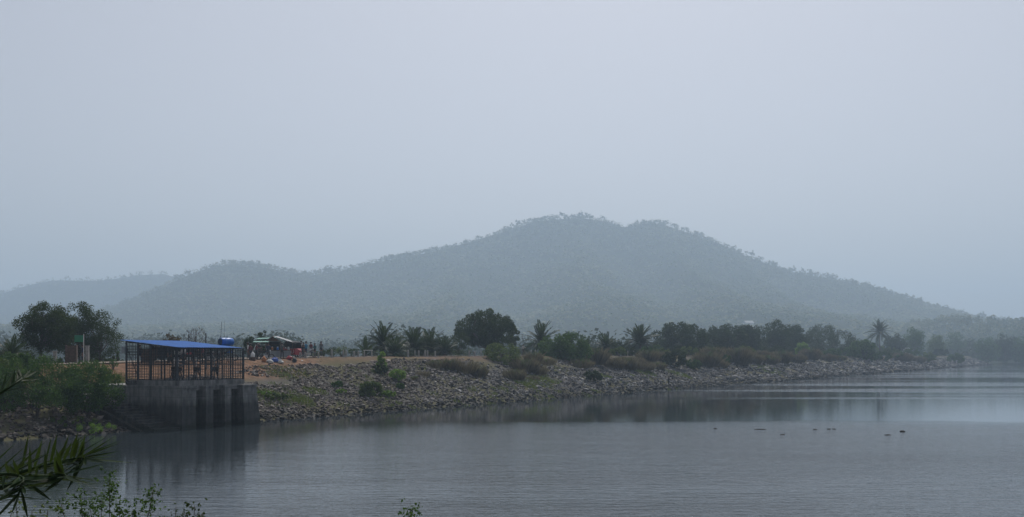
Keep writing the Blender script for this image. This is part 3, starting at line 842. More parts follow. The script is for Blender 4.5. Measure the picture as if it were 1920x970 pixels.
    tree('small_tree', 'reddish leafed small tree above the blue roof', 'tree', p, (298, 341, 622, 662), D, 0.9, M['leaf_red'], 12, 900, 0.2, 14, 0.3, 0.3, 1, 0.07)
    # bare tree above the roof
    p, D = gpt(362, 25)
    t = thing('bare_tree', 'leafless grey tree branching above the blue roof', 'tree', p)
    rng = np.random.default_rng(14); mb = MB(); tw = MB()
    def br(a, d, l, r, n, m_):
        e = a+d*l
        m_.tube([a, a.lerp(e, 0.5)+Vector(rng.normal(size=3)*l*0.06), e], [r, r*0.8, r*0.6], 5, False)
        if n == 0: return
        for i in range(3 if n > 1 else 4):
            dd = (d+Vector(rng.normal(size=3)*0.55)+Vector((0, 0, 0.12))).normalized()
            br(e, dd, l*rng.uniform(0.6, 0.8), r*0.6, n-1, m_ if n > 2 else tw)
    br(Vector((0, 0, -0.2)), Vector((0.04, 0, 1)), 0.9, 0.07, 1, mb)
    for q in range(4):
        br(Vector((0, 0, 0.8)), Vector((rng.uniform(-1.0, 1.0), rng.uniform(-0.6, 0.6), 1)).normalized(), 1.05, 0.05, 3, mb)
    mb.build('trunk', M['bark'], t); tw.build('crown', M['bark'], t)
    # palms
    for px, w, th, ln, sd, nf, lab in [
        (718, 22, 1.2, 2.35, 21, 46, 'fan-shaped date palm, the tallest left of the round tree'),
        (686, 21, 0.3, 1.7, 22, 16, 'sparse half-dry little palm beside the white bench'),
        (742, 18, 0.2, 1.8, 23, 42, 'dark low palm clump at the edge of the crest'),
        (776, 23, 0.8, 2.3, 24, 46, 'date palm behind the pale stone posts'),
        (806, 25, 0.8, 2.4, 25, 46, 'date palm right behind its twin near the pale posts'),
        (834, 22, 0.4, 2.0, 26, 40, 'low date palm just left of the round tree'),
        (1014, 22, 1.8, 2.7, 27, 46, 'palm leaning out of the left side of the broad leafy tree'),
        (1136, 20, 1.2, 2.3, 28, 44, 'date palm alone right of the broad leafy tree'),
        (1200, 21, 2.2, 2.9, 29, 70, 'big bushy date palm before the dark row of trees'),
        (1650, 21, 9.0, 4.2, 30, 46, 'tall lone palm with a bare trunk at the far end'),
        (1100, 23, 0.8, 2.2, 33, 24, 'palm half hidden behind the broad leafy tree')]:
        p, D = gpt(px, w)
        palm('date_palm', lab, p, th, ln, sd, nf, 'date palms along the dam')

def build_bushes():
    def on(px, py): return hit(px, py)
    # the big dark shrubs by the water, left
    for px, py, w, h, mt, sd, lab in [
        (68, 784, 6.0, 4.0, 'leaf_mid', 101, 'largest dark green shrub on the left bank below the road'),
        (165, 784, 4.8, 3.8, 'leaf_mid', 102, 'dark rounded shrub beside the concrete steps'),
        (0, 752, 3.8, 2.8, 'leaf_olive', 103, 'olive shrub cut by the left frame edge'),
        (30, 716, 2.6, 2.2, 'leaf_mid', 104, 'upper green shrub near the left frame edge')]:
        b = on(px, py)
        bush('shrub', lab, 'shrub', b, w, h, M[mt], sd, 17000, 0.13, 60, 0.25, True, 'shrubs on the left bank', 0.5, 0.3)
    b = on(178, 812)
    bush('water_weed', 'bright green leafy weeds at the waterline below the dark shrub', 'plant', (b[0], b[1], 0.02), 2.6, 0.75, M['leaf_bright'], 105, 1500, 0.11, 16, 0.4, True)
    b = on(135, 800)
    bush('flowering_weed', 'pale flowering weeds on the stones below the largest shrub', 'plant', b, 3.0, 0.7, M['leaf_olive'], 106, 1400, 0.10, 16, 0.4)
    b = on(212, 693)
    bush('sapling', 'scrawny sapling on the orange soil left of the cage', 'plant', b, 0.8, 0.9, M['leaf_mid'], 107, 160, 0.16, 6, 0.4)
    # bushes on the stone slope
    for px, py, w, h, mt, sd, lab, n in [
        (695, 748, 2.5, 1.65, 'leaf_olive', 111, 'olive bush on the stones below the bright sapling', 3200),
        (728, 746, 1.5, 0.75, 'leaf_bright', 112, 'yellow-green low bush attached to the right of the olive bush', 1300),
        (632, 728, 1.2, 0.75, 'leaf_mid', 113, 'small green plant alone on the grey stones', 500),
        (640, 738, 1.1, 0.4, 'leaf_bright', 130, 'flat green plant just below the small green plant', 420),
        (714, 702, 1.9, 1.0, 'leaf_dark', 114, 'dark lower part bush under the bright sapling', 1500),
        (716, 696, 1.25, 2.1, 'leaf_bright', 115, 'bright tall sapling standing above the crest of stones', 1200),
        (745, 716, 2.0, 1.35, 'leaf_bright', 116, 'bright umbrella-topped sapling right of the tall one', 1300),
        (750, 732, 1.0, 0.75, 'leaf_mid', 117, 'small bush under the umbrella-topped sapling', 500),
        (520, 752, 2.2, 0.7, 'leaf_olive', 118, 'grassy green bush on the slope right of the concrete pier', 1500),
        (495, 742, 1.3, 0.4, 'leaf_bright', 119, 'low green patch touching the end pier', 700),
        (1112, 716, 3.0, 1.6, 'leaf_dark', 120, 'dark green bush low on the stone slope beneath two palms', 2200),
        (1265, 690, 4.6, 3.3, 'leaf_dark', 121, 'dark spreading shrub on the slope before the dark row', 4200),
        (1300, 694, 3.0, 2.0, 'leaf_mid', 122, 'green shrub touching the right of the dark spreading shrub', 2000),
        (1504, 668, 4.2, 4.0, 'leaf_bright', 123, 'yellow-green shrub before the last round tree', 2000),
        (1358, 684, 3.0, 2.2, 'leaf_mid', 124, 'green shrub amid dry brush below the second dome tree', 1400),
        (1600, 672, 6.0, 4.0, 'leaf_mid', 125, 'green shrub below the far trees before the tall palm', 2600),
        (1625, 676, 5.5, 3.6, 'leaf_dark', 126, 'dark green shrub on the far slope under the tall palm', 2400),
        (1655, 678, 6.5, 3.6, 'leaf_mid', 127, 'olive green shrub on the far slope right of the tall palm', 2400),
        (1740, 680, 8.0, 4.5, 'leaf_olive', 128, 'misty olive shrub at the end of the stone slope', 2000),
        (1790, 682, 9.0, 5.0, 'leaf_mid', 129, 'misty green shrub where the shore meets the woods', 2000)]:
        b = on(px, py)
        s = max(1.0, b[1]/120)
        bush('bush', lab, 'bush', b, w, h, M[mt], sd, int(n*1.6), 0.15*s, 24, 0.3, True, 'green bushes on the stone slope', 0.5, 0.3)
    # dry brush along the upper slope and the crest
    spots = [(820, 690, 2.6, 1.9), (845, 694, 2.6, 1.6), (872, 700, 3.2, 2.1), (900, 706, 2.2, 1.3), (792, 706, 1.9, 1.0), (775, 712, 1.6, 0.7), (985, 696, 3.4, 1.9), (1010, 702, 3.2, 1.6), (965, 714, 2.6, 1.5), (1000, 714, 2.4, 1.1),
             (1090, 690, 3.6, 2.4), (1118, 684, 3.6, 2.7), (1150, 690, 4.2, 2.4), (1178, 694, 3.6, 2.0), (1205, 694, 4.2, 2.3), (1232, 692, 4.0, 2.2), (1325, 688, 4.8, 3.0), (1350, 690, 4.6, 2.2), (1382, 684, 5.4, 3.4), (1412, 682, 5.4, 3.5),
             (1440, 682, 5.8, 3.6), (1465, 682, 5.6, 3.2), (1490, 680, 5.6, 3.0), (1520, 676, 6.0, 3.0), (1548, 676, 6.4, 3.0), (1575, 676, 6.2, 2.6), (1690, 678, 8.0, 3.4), (1720, 680, 8.5, 3.4), (1335, 676, 4.0, 2.6), (1428, 672, 5.0, 3.2), (1022, 684, 3.4, 1.8), (1215, 680, 4.0, 2.4), (1246, 678, 4.2, 2.6), (1000, 682, 3.0, 1.6), (1190, 682, 3.4, 2.0), (1165, 682, 3.4, 2.0)]
    for i, (px, py, w, h) in enumerate(spots):
        b = on(px, py); s = max(1.0, b[1]/130); h *= (0.6, 1.0, 0.75, 1.1, 0.65)[i % 5]; w *= (1.0, 0.75, 1.1, 0.8)[i % 4]
        dry_bush('dry brown brush on the embankment, %s clump counted from the tall bright sapling' % ORD[i], b, w, h, 201+i, int(420*min(2.2, s)*w*h/5)+200)
    # thicket along the road edge on the right half
    for i, (px, w, wd, h, mt) in enumerate([(1082, 16.2, 3.2, 1.6, 'leaf_olive'), (1160, 15.6, 3.6, 1.7, 'leaf_olive'), (1183, 16.0, 3.4, 1.4, 'leaf_thorn'), (1216, 15.8, 3.6, 1.8, 'leaf_mid'), (1240, 16.2, 3.6, 1.6, 'leaf_olive'), (1262, 24.5, 5.0, 2.4, 'leaf_dark'),
                                           (1290, 15.5, 4.4, 2.0, 'leaf_olive'), (1318, 24.6, 5.0, 2.6, 'leaf_dark'), (1340, 15.6, 4.8, 2.4, 'leaf_thorn'), (1370, 24.5, 5.0, 2.8, 'leaf_dark'), (1398, 15.4, 5.0, 2.6, 'leaf_olive'), (1422, 24.6, 5.0, 2.8, 'leaf_dark'), (1450, 15.4, 5.4, 2.8, 'leaf_thorn'), (1478, 24.5, 5.4, 3.0, 'leaf_dark'),
                                           (1530, 24.4, 6.0, 3.2, 'leaf_dark'), (1560, 15.8, 6.0, 2.8, 'leaf_mid'), (1585, 24.0, 6.0, 3.2, 'leaf_mid'), (1672, 15.8, 7.5, 3.4, 'leaf_olive'), (1705, 15.8, 8.5, 3.6, 'leaf_mid'), (1762, 15.8, 9.0, 4.0, 'leaf_dark'), (1130, 25, 3.6, 2.0, 'leaf_dark'), (1172, 25.5, 3.8, 2.2, 'leaf_dark'), (1230, 25.0, 4.0, 2.4, 'leaf_mid'), (1650, 26, 10.0, 4.6, 'leaf_olive')]):
        p, D = gpt(px, w)
        side = 'far side of the road' if w > 20 else 'crest edge'
        bush('thicket', 'dark green thicket on the %s, %s of the right half' % (side, ORD[i]), 'bush', p, wd, h, M[mt], 360+i, int(1500+260*wd), 0.16*max(1, D/130), 22, 0.33, True, 'green thickets along the road')
    # grass patches (nobody could count the blades)
    def grass(label, spots, n, h, seed):
        rng = np.random.default_rng(seed); parts = []
        for px, py, w in spots:
            b = on(px, py)
            V, Q = blades(rng, n, w, h, 0.3, 0.012*max(1, b[1]/90), -0.04)
            s0 = (b[0]-P0[0])*U[0]+(b[1]-P0[1])*U[1]; w0 = (b[0]-P0[0])*NN[0]+(b[1]-P0[1])*NN[1]
            s = (V[:, 0]+b[0]-P0[0])*U[0]+(V[:, 1]+b[1]-P0[1])*U[1]; ww = (V[:, 0]+b[0]-P0[0])*NN[0]+(V[:, 1]+b[1]-P0[1])*NN[1]
            V = V+np.array([b[0], b[1], 0]); V[:, 2] += zdam(s, ww)+0.08
            parts.append((V, Q))
        V, Q = merge(parts)
        tag(obj('grass', mesh('grass', V, Q), M['grass']), label, 'grass', kind='stuff')
    grass('sparse grass on the slope near the cage', [(545, 700, 4), (515, 752, 3), (500, 738, 2.4), (560, 748, 2.4), (530, 706, 3), (570, 756, 2), (590, 735, 2.5)], 420, 0.32, 61)
    grass('bright green grass strips on the stone slope', [(1000, 717, 5), (1020, 714, 4), (1270, 702, 5), (1430, 694, 8), (1445, 692, 7), (1210, 700, 4), (1130, 706, 3), (985, 722, 3)], 800, 0.4, 62)
    rs = np.random.default_rng(64)
    grass('scattered weeds growing between the riprap stones', [(rs.uniform(490, 1300), rs.uniform(690, 770), rs.uniform(0.6, 2.0)) for k in range(90)], 60, 0.35, 65)
    grass('grass on the orange soil left of the cage', [(205, 706, 4), (190, 712, 3.5), (222, 715, 2.5), (120, 700, 4), (60, 695, 4), (10, 700, 4)], 420, 0.35, 63)
    for i, (px, w, wd, h, mt) in enumerate([(45, 28, 3.4, 1.9, 'leaf_thorn'), (82, 29, 3.2, 1.6, 'leaf_dark'), (118, 29, 3.0, 1.7, 'leaf_thorn'), (178, 28, 2.6, 1.4, 'leaf_dark'), (206, 28, 2.6, 1.2, 'leaf_thorn'), (5, 27, 3.4, 2.0, 'leaf_dark')]):
        p, D = gpt(px, w)
        bush('understory_bush', 'low dark bush beneath the thorn trees, ' + ('cut by the left frame edge' if px == 5 else '%s from the left frame edge' % ORD[i+1]), 'bush', p, wd, h, M[mt], 340+i, 2200, 0.15, 20, 0.34, True, 'bushes beneath the thorn trees')
    # roadside weeds behind the crest edge
    for i, (px, w, wd, h) in enumerate([(622, 24, 2.4, 1.3), (640, 25, 2.6, 1.5), (660, 24, 2.4, 1.1), (700, 25, 3.0, 1.4), (606, 26, 2.0, 1.0), (590, 27, 2.2, 1.2), (760, 27, 3.0, 1.6), (870, 27, 3.4, 1.6), (980, 26, 3.0, 1.4)]):
        p, D = gpt(px, w)
        bush('weed', 'low roadside weeds behind the stone posts, %s tuft from the auto rickshaw' % ORD[i], 'plant', p, wd, h, M['leaf_olive'] if i % 2 else M['leaf_thorn'], 300+i, 500, 0.16, 12, 0.4, True, 'roadside weeds along the dam')

# ------------------------------------------------------------------ sluice works
def build_sluice():
    A0, B0 = -9.62, -1.18         # front left corner of the cage in dam coordinates
    Z0 = 2.95
    rz = DAM_RZ
    def local(root_s, root_w, z=0.0): return Wp(root_s, root_w, z)
    # local frame of the things below: +x along the dam, +y inland
    t = thing('sluice_platform', 'stained concrete sluice platform with four piers standing in the water', 'platform', Wp(A0, B0), rz)
    MB().box(-0.25, 7.3, -0.25, 9.8, Z0-0.34, Z0).build('deck', M['concrete'], t)
    MB().box(-0.27, 0.5, 0.42, 7.5, -1.2, Z0-0.343).build('side_wall', M['concrete'], t)
    MB().box(0.503, 7.1, 1.05, 1.5, -1.2, Z0-0.343).build('breast_wall', M['concrete'], t)
    MB().box(6.5, 7.28, 1.503, 8.5, -1.2, Z0-0.343).build('side_wall', M['concrete'], t)
    fr = [(345, 368), (386, 400), (422, 434), (455, 478)]
    for i, (a, b) in enumerate(fr):
        s0 = col(a, -1.9)-A0; s1 = col(b, -1.9)-A0
        if i == 0: s0 = -0.28
        if i == 3: s1 = max(s1, 7.0)
        mb = MB()
        y0, y1 = -0.72, (0.418 if i == 0 else 1.047)
        fl = 0.42 if i == 3 else 0.0
        mb.add([(s0, y0-0.25*(i == 3), -1.2), (s1+fl, y0-0.25*(i == 3), -1.2), (s1+fl, y1, -1.2), (s0, y1, -1.2),
                (s0, y0, Z0-0.2), (s1, y0, Z0-0.2), (s1, y1, Z0-0.2), (s0, y1, Z0-0.2)], [(0,3,2,1),(4,5,6,7),(0,1,5,4),(1,2,6,5),(2,3,7,6),(3,0,4,7)])
        pr = mb.build('pier', M['concrete'], t)
        MB().box(s0-0.05, s1+0.05, y0-0.06, -0.253, Z0-0.197, Z0-0.02+0.03*(i == 0)).build('cap', M['concrete'], pr)
    for a, b in ((368, 386), (400, 422), (434, 455)):
        s0 = col(a, -1.9)-A0+0.06; s1 = col(b, -1.9)-A0-0.06
        g = MB().box(s0, s1, 0.92, 1.0, -1.0, 1.6)
        for z in (0.1, 0.7, 1.3): g.box(s0, s1, 0.86, 0.917, z, z+0.1)
        g.build('sluice_gate', M['rust'], t)
    # steps down to the water beside the side wall
    t = thing('concrete_steps', 'worn concrete steps going down to the water beside the side wall', 'stairs', Wp(A0, B0), rz)
    n = 13
    for i in range(n):
        z1 = Z0-0.75-i*0.17; y1 = 6.2-i*0.52
        MB().box(-2.55+0.02*sin(i*7), -0.285, y1-0.52, y1, -1.0, z1).build('step', M['concrete'], t)
    MB().add([(-2.86, 6.2, -0.6), (-2.86, -0.5, -1.0), (-2.6, -0.5, -1.0), (-2.6, 6.2, -0.6), (-2.86, 6.2, Z0-0.95), (-2.86, -0.5, -0.3), (-2.6, -0.5, -0.3), (-2.6, 6.2, Z0-0.95)],
             [(0,3,2,1),(4,5,6,7),(0,1,5,4),(1,2,6,5),(2,3,7,6),(3,0,4,7)]).build('stringer', M['concrete'], t)
    MB().box(-3.0, -0.285, 6.21, 8.6, 0.5, Z0-0.62).build('landing', M['concrete'], t)
    # the cage
    L, Wd = 6.55, 5.1
    zf, zb = 5.60, 6.08            # roof height at the front and back
    roof = lambda y: zf+(zb-zf)*(y/Wd)
    t = thing('steel_cage', 'dark steel mesh cage with a sloping blue roof on the sluice platform', 'cage', Wp(A0, B0, Z0), rz)
    R = lambda y: roof(y)-Z0
    k = MB()
    k.box(0.0, L, 0.0, 0.16, 0.003, 0.36); k.box(0.0, 0.16, 0.163, 3.9, 0.003, 0.36); k.box(L-0.16, L, 0.163, Wd, 0.003, 0.36); k.box(0.163, L-0.163, Wd-0.16, Wd, 0.003, 0.36)
    k.build('kerb', M['concrete'], t)
    def post(x, y, h, r=0.045, z0=0.003): return MB().box(x-r, x+r, y-r, y+r, z0, h).build('post', M['steel'], t)
    xs = np.linspace(0.05, L-0.05, 7); ys = [0.05, 1.3, 2.6, 3.85, Wd-0.05]
    for i, x in enumerate(xs):
        post(x, 0.08, R(0.08)-0.02, 0.06 if i in (0, 3, 6) else 0.038, 0.362); post(x, Wd-0.08, R(Wd)-0.02, 0.045, 0.362)
    for y in ys[1:-1]:
        post(0.08, y, R(y)-0.02, 0.045, 0.362 if y < 3.8 else 0.004); post(L-0.08, y, R(y)-0.02, 0.045, 0.362)
    def rail(a, b, r=0.03): return MB().bar(a, b, r, 4).build('rail', M['steel'], t)
    for z in (0.40, 1.45):
        rail((0.13, 0.08, z), (L-0.13, 0.08, z)); rail((0.13, Wd-0.08, z), (L-0.13, Wd-0.08, z))
        rail((0.08, 0.16, z), (0.08, 3.78, z)); rail((L-0.08, 0.16, z), (L-0.08, Wd-0.16, z))
    rail((0.0, 0.08, R(0)-0.05), (L+0.1, 0.08, R(0)-0.05), 0.05); rail((0.0, Wd-0.08, R(Wd)-0.07), (L, Wd-0.08, R(Wd)-0.07), 0.045)
    rail((0.08, 0.14, R(0.1)-0.06), (0.08, Wd-0.14, R(Wd)-0.08), 0.05); rail((L-0.08, 0.14, R(0.1)-0.06), (L-0.08, Wd-0.14, R(Wd)-0.08), 0.045)
    for x in (1.6, 3.2, 4.8): rail((x, 0.14, R(0.1)-0.10), (x, Wd-0.14, R(Wd)-0.10), 0.035)
    # woven wire in the bays: too fine to pick apart wire by wire
    def wires(a, b, z0, zt, step=0.19):
        mb = MB(); a = Vector(a); b = Vector(b); d = b-a; n = max(2, int(d.length/step))
        for i in range(1, n):
            p = a+d*(i/n); zz = zt(p)
            mb.bar((p.x, p.y, z0), (p.x, p.y, zz), 0.016, 3)
        z = z0+step
        while z < min(zt(a), zt(b)):
            mb.bar((a.x, a.y, z), (b.x, b.y, z), 0.016, 3); z += step
        o = mb.build('wire_panel', M['steel'], t); tag(o, kind='stuff'); return o
    ztop = lambda p: R(p.y)-0.1
    for i in range(6):
        wires((xs[i]+0.04, 0.08, 0), (xs[i+1]-0.04, 0.08, 0), 0.37, ztop)
        wires((xs[i]+0.04, Wd-0.08, 0), (xs[i+1]-0.04, Wd-0.08, 0), 0.37, ztop, 0.2)
    for i in range(3):
        wires((0.08, ys[i]+0.04, 0), (0.08, ys[i+1]-0.04, 0), 0.37, ztop); wires((L-0.08, ys[i]+0.04, 0), (L-0.08, ys[i+1]-0.04, 0), 0.37, ztop, 0.2)
    # gate in the last bay of the left side
    d = MB()
    y0, y1 = 3.95, Wd-0.02
    for y in (y0, y1): d.box(0.04, 0.12, y-0.035, y+0.035, 0.02, R(y)-0.1)
    for z in (0.06, 2.3): d.box(0.05, 0.11, y0+0.035, y1-0.035, z, z+0.07)
    dr = d.build('gate', M['steel'], t)
    MB().bar((0.08, y1, R(y1)-0.35), (0.08, y0, 0.7), 0.028, 4).build('brace', M['steel'], dr)
    mb = MB()
    for i in range(1, 6):
        y = y0+(y1-y0)*i/6; mb.bar((0.08, y, 0.1), (0.08, y, R(y)-0.2), 0.016, 3)
    for i in range(1, 15): mb.bar((0.08, y0, 0.06+i*0.19), (0.08, y1, 0.06+i*0.19), 0.016, 3)
    tag(mb.build('wire_panel', M['steel'], dr), kind='stuff')
    MB().box(-0.14, 0.03, Wd-0.12, Wd+0.22, 2.25, 2.72).build('meter_box', M['grey_sheet'], t)
    # corrugated roof sheets
    x = -0.18; i = 0
    while x < L*0.80:
        wd = 0.92; rows = []
        n = 24
        up, lo = [], []
        for j in range(n+1):
            q = x+wd*j/n; c = 0.02*sin(2*pi*j/4.0)+0.004*(i % 2)
            up.append((q, -0.28, R(-0.28)+0.035+c)); lo.append((q, Wd+0.30, R(Wd+0.30)+0.035+c))
        mb = MB()
        mb.rows([up, lo]); mb.rows([[(a, b, c-0.006) for a, b, c in lo], [(a, b, c-0.006) for a, b, c in up]])
        mb.build('roof_sheet', M['blue_sheet'], t)
        x += wd-0.045; i += 1
    # hoists on the deck, one over each gate
    labs = ['gate hoist nearest the stairs side inside the cage', 'middle gate hoist inside the cage', 'gate hoist at the far right inside the cage', 'spare hoist frame behind the middle gate hoist in the cage']
    spots = [(1.35, 1.3), (3.05, 1.3), (4.8, 1.3), (2.2, 2.6)]
    for lab, (x, y) in zip(labs, spots):
        p = Wp(A0+x, B0+y, Z0+0.003)
        h = thing('gate_hoist', lab, 'hoist', p, rz, 'gate hoists')
        for sx in (-1, 1):
            for sy in (-1, 1):
                MB().bar((sx*0.33, sy*0.26, 0), (sx*0.07, sy*0.07, 1.0), 0.04, 4).build('leg', M['steel'], h)
        MB().box(-0.17, 0.17, -0.15, 0.15, 1.0, 1.26).build('gear_box', M['rust'], h)
        MB().bar((0, 0, 0.1), (0, 0, 1.95), 0.03, 6).build('screw_stem', M['chrome'], h)
        w = MB().torus((0, -0.22, 1.14), 0.24, 0.022, 'y', 18, 5)
        w.bar((-0.24, -0.22, 1.14), (0.24, -0.22, 1.14), 0.014); w.bar((0, -0.22, 0.9), (0, -0.22, 1.38), 0.014); w.bar((0, -0.22, 1.14), (0, -0.14, 1.14), 0.02)
        w.build('hand_wheel', M['steel'], h)
    # blue drum lying on the bare roof bars
    px0, D = 424, 79.5
    bx, by = (px0-960)/F*D, D
    ls = (bx-P0[0])*U[0]+(by-P0[1])*U[1]-A0; lw = (bx-P0[0])*NN[0]+(by-P0[1])*NN[1]-B0
    r = 0.30
    zr = roof(min(max(lw, 0), Wd))+r+0.0
    dt = thing('water_drum', 'blue plastic drum lying on its side on the cage roof', 'drum', (bx, by, zr), radians(52))
    prof = [(r*0.93, -0.52), (r, -0.47), (r, -0.3), (r*1.04, -0.27), (r*1.04, -0.2), (r, -0.17), (r, 0.17), (r*1.04, 0.2), (r*1.04, 0.27), (r, 0.3), (r, 0.47), (r*0.9, 0.53)]
    b = MB().lathe(prof, (0, 0, 0), 24)
    b.V = [(z, x, y) for x, y, z in b.V]
    b.build('body', M['blue_plastic'], dt, True)
    b = MB().lathe([(r*0.86, -0.015), (r*0.86, 0.015)], (0, 0, 0), 24); b.V = [(z-0.54, x, y) for x, y, z in b.V]
    b.build('lid', M['dark_hole'], dt)  # dark disc paints the shaded open end of the drum
    # masts by the drum
    def mast(label, px, D, z0, z1, lean, r):
        b = ((px-960)/F*D, D, z0)
        m_ = thing('antenna_mast', label, 'mast', b)
        MB().tube([(0, 0, 0), (lean, 0.02, z1-z0)], [r, r*0.5], 6).build('pole', M['steel'], m_)
        if r > 0.025:
            for i in range(5):
                q = 0.35+i*0.13
                MB().bar((lean*q-0.13, 0, (z1-z0)*q), (lean*q+0.13, 0, (z1-z0)*q+0.06), 0.012).build('rung', M['steel'], m_)
    zg = float(zdam(col(410, 9), 9))
    p = at_dam(408, 9.0)
    mast('leaning mast with cross bars behind the blue drum', 408, p[1], p[2]-0.1, CAMZ+(HZ-603)*p[1]/F, 0.35, 0.032)
    p = at_dam(420, 9.6)
    mast('thin upright pole behind the blue drum', 419, p[1], p[2]-0.1, CAMZ+(HZ-601)*p[1]/F, 0.1, 0.016)
    # posts poking above the roof (behind it)
    for px, y, lab in ((354, 627, 'dark tripod post rising behind the blue roof'), (386, 625, 'short dark post rising behind the right end of the roof')):
        p = at_dam(px, 13.0)
        h = CAMZ+(HZ-y)*p[1]/F-p[2]
        q = thing('lamp_post', lab, 'post', p)
        MB().tube([(0, 0, -0.1), (0, 0, h)], [0.06, 0.05], 6).build('pole', M['steel'], q)
        if px == 354:
            for s_ in (-1, 1): MB().bar((s_*0.55, 0, h-1.1), (0, 0, h-0.15), 0.02).build('brace', M['steel'], q)

# ------------------------------------------------------------------ people
def person(label, base, rz, shirt, trousers, pose='stand', h=1.65, group='people on the dam road', seed=0):
    rng = np.random.default_rng(900+seed)
    J = {}
    def j(n, co, r, mt): J[n] = (np.array(co, float), r, mt)
    E_ = []
    def e(a, b): E_.append((a, b))
    SK, SH, TR = 0, 1, 2
    if pose == 'squat':
        hip = np.array([0, -0.18, 0.32]); ch = np.array([0, 0.10, 0.72]); kn = (0.34, 0.52)
    elif pose == 'sit':
        hip = np.array([0, -0.05, 0.48]); ch = np.array([0, 0.0, 0.92]); kn = (0.40, 0.5)
    else:
        hip = np.array([0, 0, 0.88]); ch = np.array([0, 0.0, 1.30]); kn = None
    up = (ch-hip)/np.linalg.norm(ch-hip)
    j('pel', hip, 0.125, TR); j('sp', hip*0.5+ch*0.5, 0.115, SH); j('ch', ch, 0.135, SH)
    nk = ch+up*0.14; j('nk', nk, 0.05, SK)
    hd = nk+np.array([0, 0.02, 0.14]); j('hl', nk+np.array([0, 0.015, 0.07]), 0.065, SK); j('hd', hd, 0.088, SK); j('ht', hd+np.array([0, -0.005, 0.085]), 0.055, SK)
    j('nose', hd+np.array([0, 0.105, -0.02]), 0.014, SK)
    for a, b in (('pel', 'sp'), ('sp', 'ch'), ('ch', 'nk'), ('nk', 'hl'), ('hl', 'hd'), ('hd', 'ht'), ('hd', 'nose')): e(a, b)
    for s, S in ((-1, 'l'), (1, 'r')):
        j('ear'+S, hd+np.array([s*0.095, -0.01, -0.01]), 0.014, SK); e('hd', 'ear'+S)
        sh = ch+np.array([s*0.165, 0, 0.06]); j('sh'+S, sh, 0.058, SH); e('ch', 'sh'+S)
        if pose == 'squat': el = sh+np.array([s*0.05, 0.22, -0.20]); wr = el+np.array([-s*0.06, 0.22, -0.10])
        elif pose == 'sit': el = sh+np.array([s*0.05, 0.12, -0.24]); wr = el+np.array([-s*0.03, 0.22, -0.06])
        elif pose == 'ride' or (pose == 'hold' and s > 0): el = sh+np.array([s*0.06, 0.14, -0.22]); wr = el+np.array([-s*0.04, 0.23, 0.05])
        else: el = sh+np.array([s*0.055, -0.02, -0.27]); wr = el+np.array([s*0.0, 0.06, -0.24])
        j('el'+S, el, 0.043, SH); j('wr'+S, wr, 0.028, SK); e('sh'+S, 'el'+S); e('el'+S, 'wr'+S)
        d = (wr-el)/np.linalg.norm(wr-el)
        pm = wr+d*0.075; j('pm'+S, pm, 0.034, SK); e('wr'+S, 'pm'+S)
        side = np.cross(d, [s, 0, 0]); side /= np.linalg.norm(side)+1e-9
        for f in range(4):
            off = side*(f-1.5)*0.02; ln = (0.07, 0.082, 0.078, 0.06)[f]
            a = pm+d*0.03+off; m1 = a+d*ln*0.55; m2 = a+d*ln+np.array([-s*0.02, 0, 0])
            j('f%d%s' % (f, S), m1, 0.0095, SK); j('g%d%s' % (f, S), m2, 0.008, SK); e('pm'+S, 'f%d%s' % (f, S)); e('f%d%s' % (f, S), 'g%d%s' % (f, S))
        th = wr+d*0.04+side*0.045; j('th'+S, th, 0.011, SK); j('tt'+S, th+d*0.04+side*0.012, 0.009, SK); e('wr'+S, 'th'+S); e('th'+S, 'tt'+S)
        hp = hip+np.array([s*0.09, 0, -0.04]); j('hp'+S, hp, 0.088, TR); e('pel', 'hp'+S)
        if kn: k_ = np.array([s*0.17, kn[0], kn[1]]); an = np.array([s*0.13, kn[0]*0.75 if pose == 'sit' else 0.05, 0.09])
        else:
            st = 0.05*s*(1 if seed % 2 else -1)
            k_ = np.array([s*0.1, 0.03+st, 0.47]); an = np.array([s*0.11, -0.02+st*1.5, 0.09])
        j('kn'+S, k_, 0.062, TR); j('an'+S, an, 0.040, TR); j('to'+S, an+np.array([s*0.03, 0.15, -0.05]), 0.036, SK)
        e('hp'+S, 'kn'+S); e('kn'+S, 'an'+S); e('an'+S, 'to'+S)
    names = list(J); idx = {n: i for i, n in enumerate(names)}
    co = np.array([J[n][0] for n in names]); rad = [J[n][1] for n in names]; mt = np.array([J[n][2] for n in names])
    me = bpy.data.meshes.new('body')
    me.from_pydata([tuple(c) for c in co], [(idx[a], idx[b]) for a, b in E_], []); me.update()
    tmp = bpy.data.objects.new('body_cage', me); COL.objects.link(tmp)
    tmp.modifiers.new('skin', 'SKIN'); sv = me.skin_vertices[0].data
    for i, r in enumerate(rad): sv[i].radius = (r, r*(0.78 if names[i] in ('ch', 'sp', 'pel') else 1)); sv[i].use_root = (names[i] == 'pel')
    sb = tmp.modifiers.new('sub', 'SUBSURF'); sb.levels = 1; sb.render_levels = 1
    dg = bpy.context.evaluated_depsgraph_get()
    bm_ = bpy.data.meshes.new_from_object(tmp.evaluated_get(dg))
    bpy.data.objects.remove(tmp)
    k = h/1.67
    n = len(bm_.vertices); vc = np.empty(n*3, np.float32); bm_.vertices.foreach_get("co", vc); vc = vc.reshape(-1, 3)
    bm_.materials.clear()
    for m_ in (M['skin'], shirt, trousers): bm_.materials.append(m_)
    for p in bm_.polygons:
        c = vc[list(p.vertices)].mean(0)
        p.material_index = int(mt[np.argmin(((co-c)**2).sum(1)-0.3*np.array(rad)**2)])
        p.use_smooth = True
    t = thing('person', label, 'person', base, rz, group)
    t.scale = (k, k, k)
    obj('body', bm_, None, t)
    hb = MB()
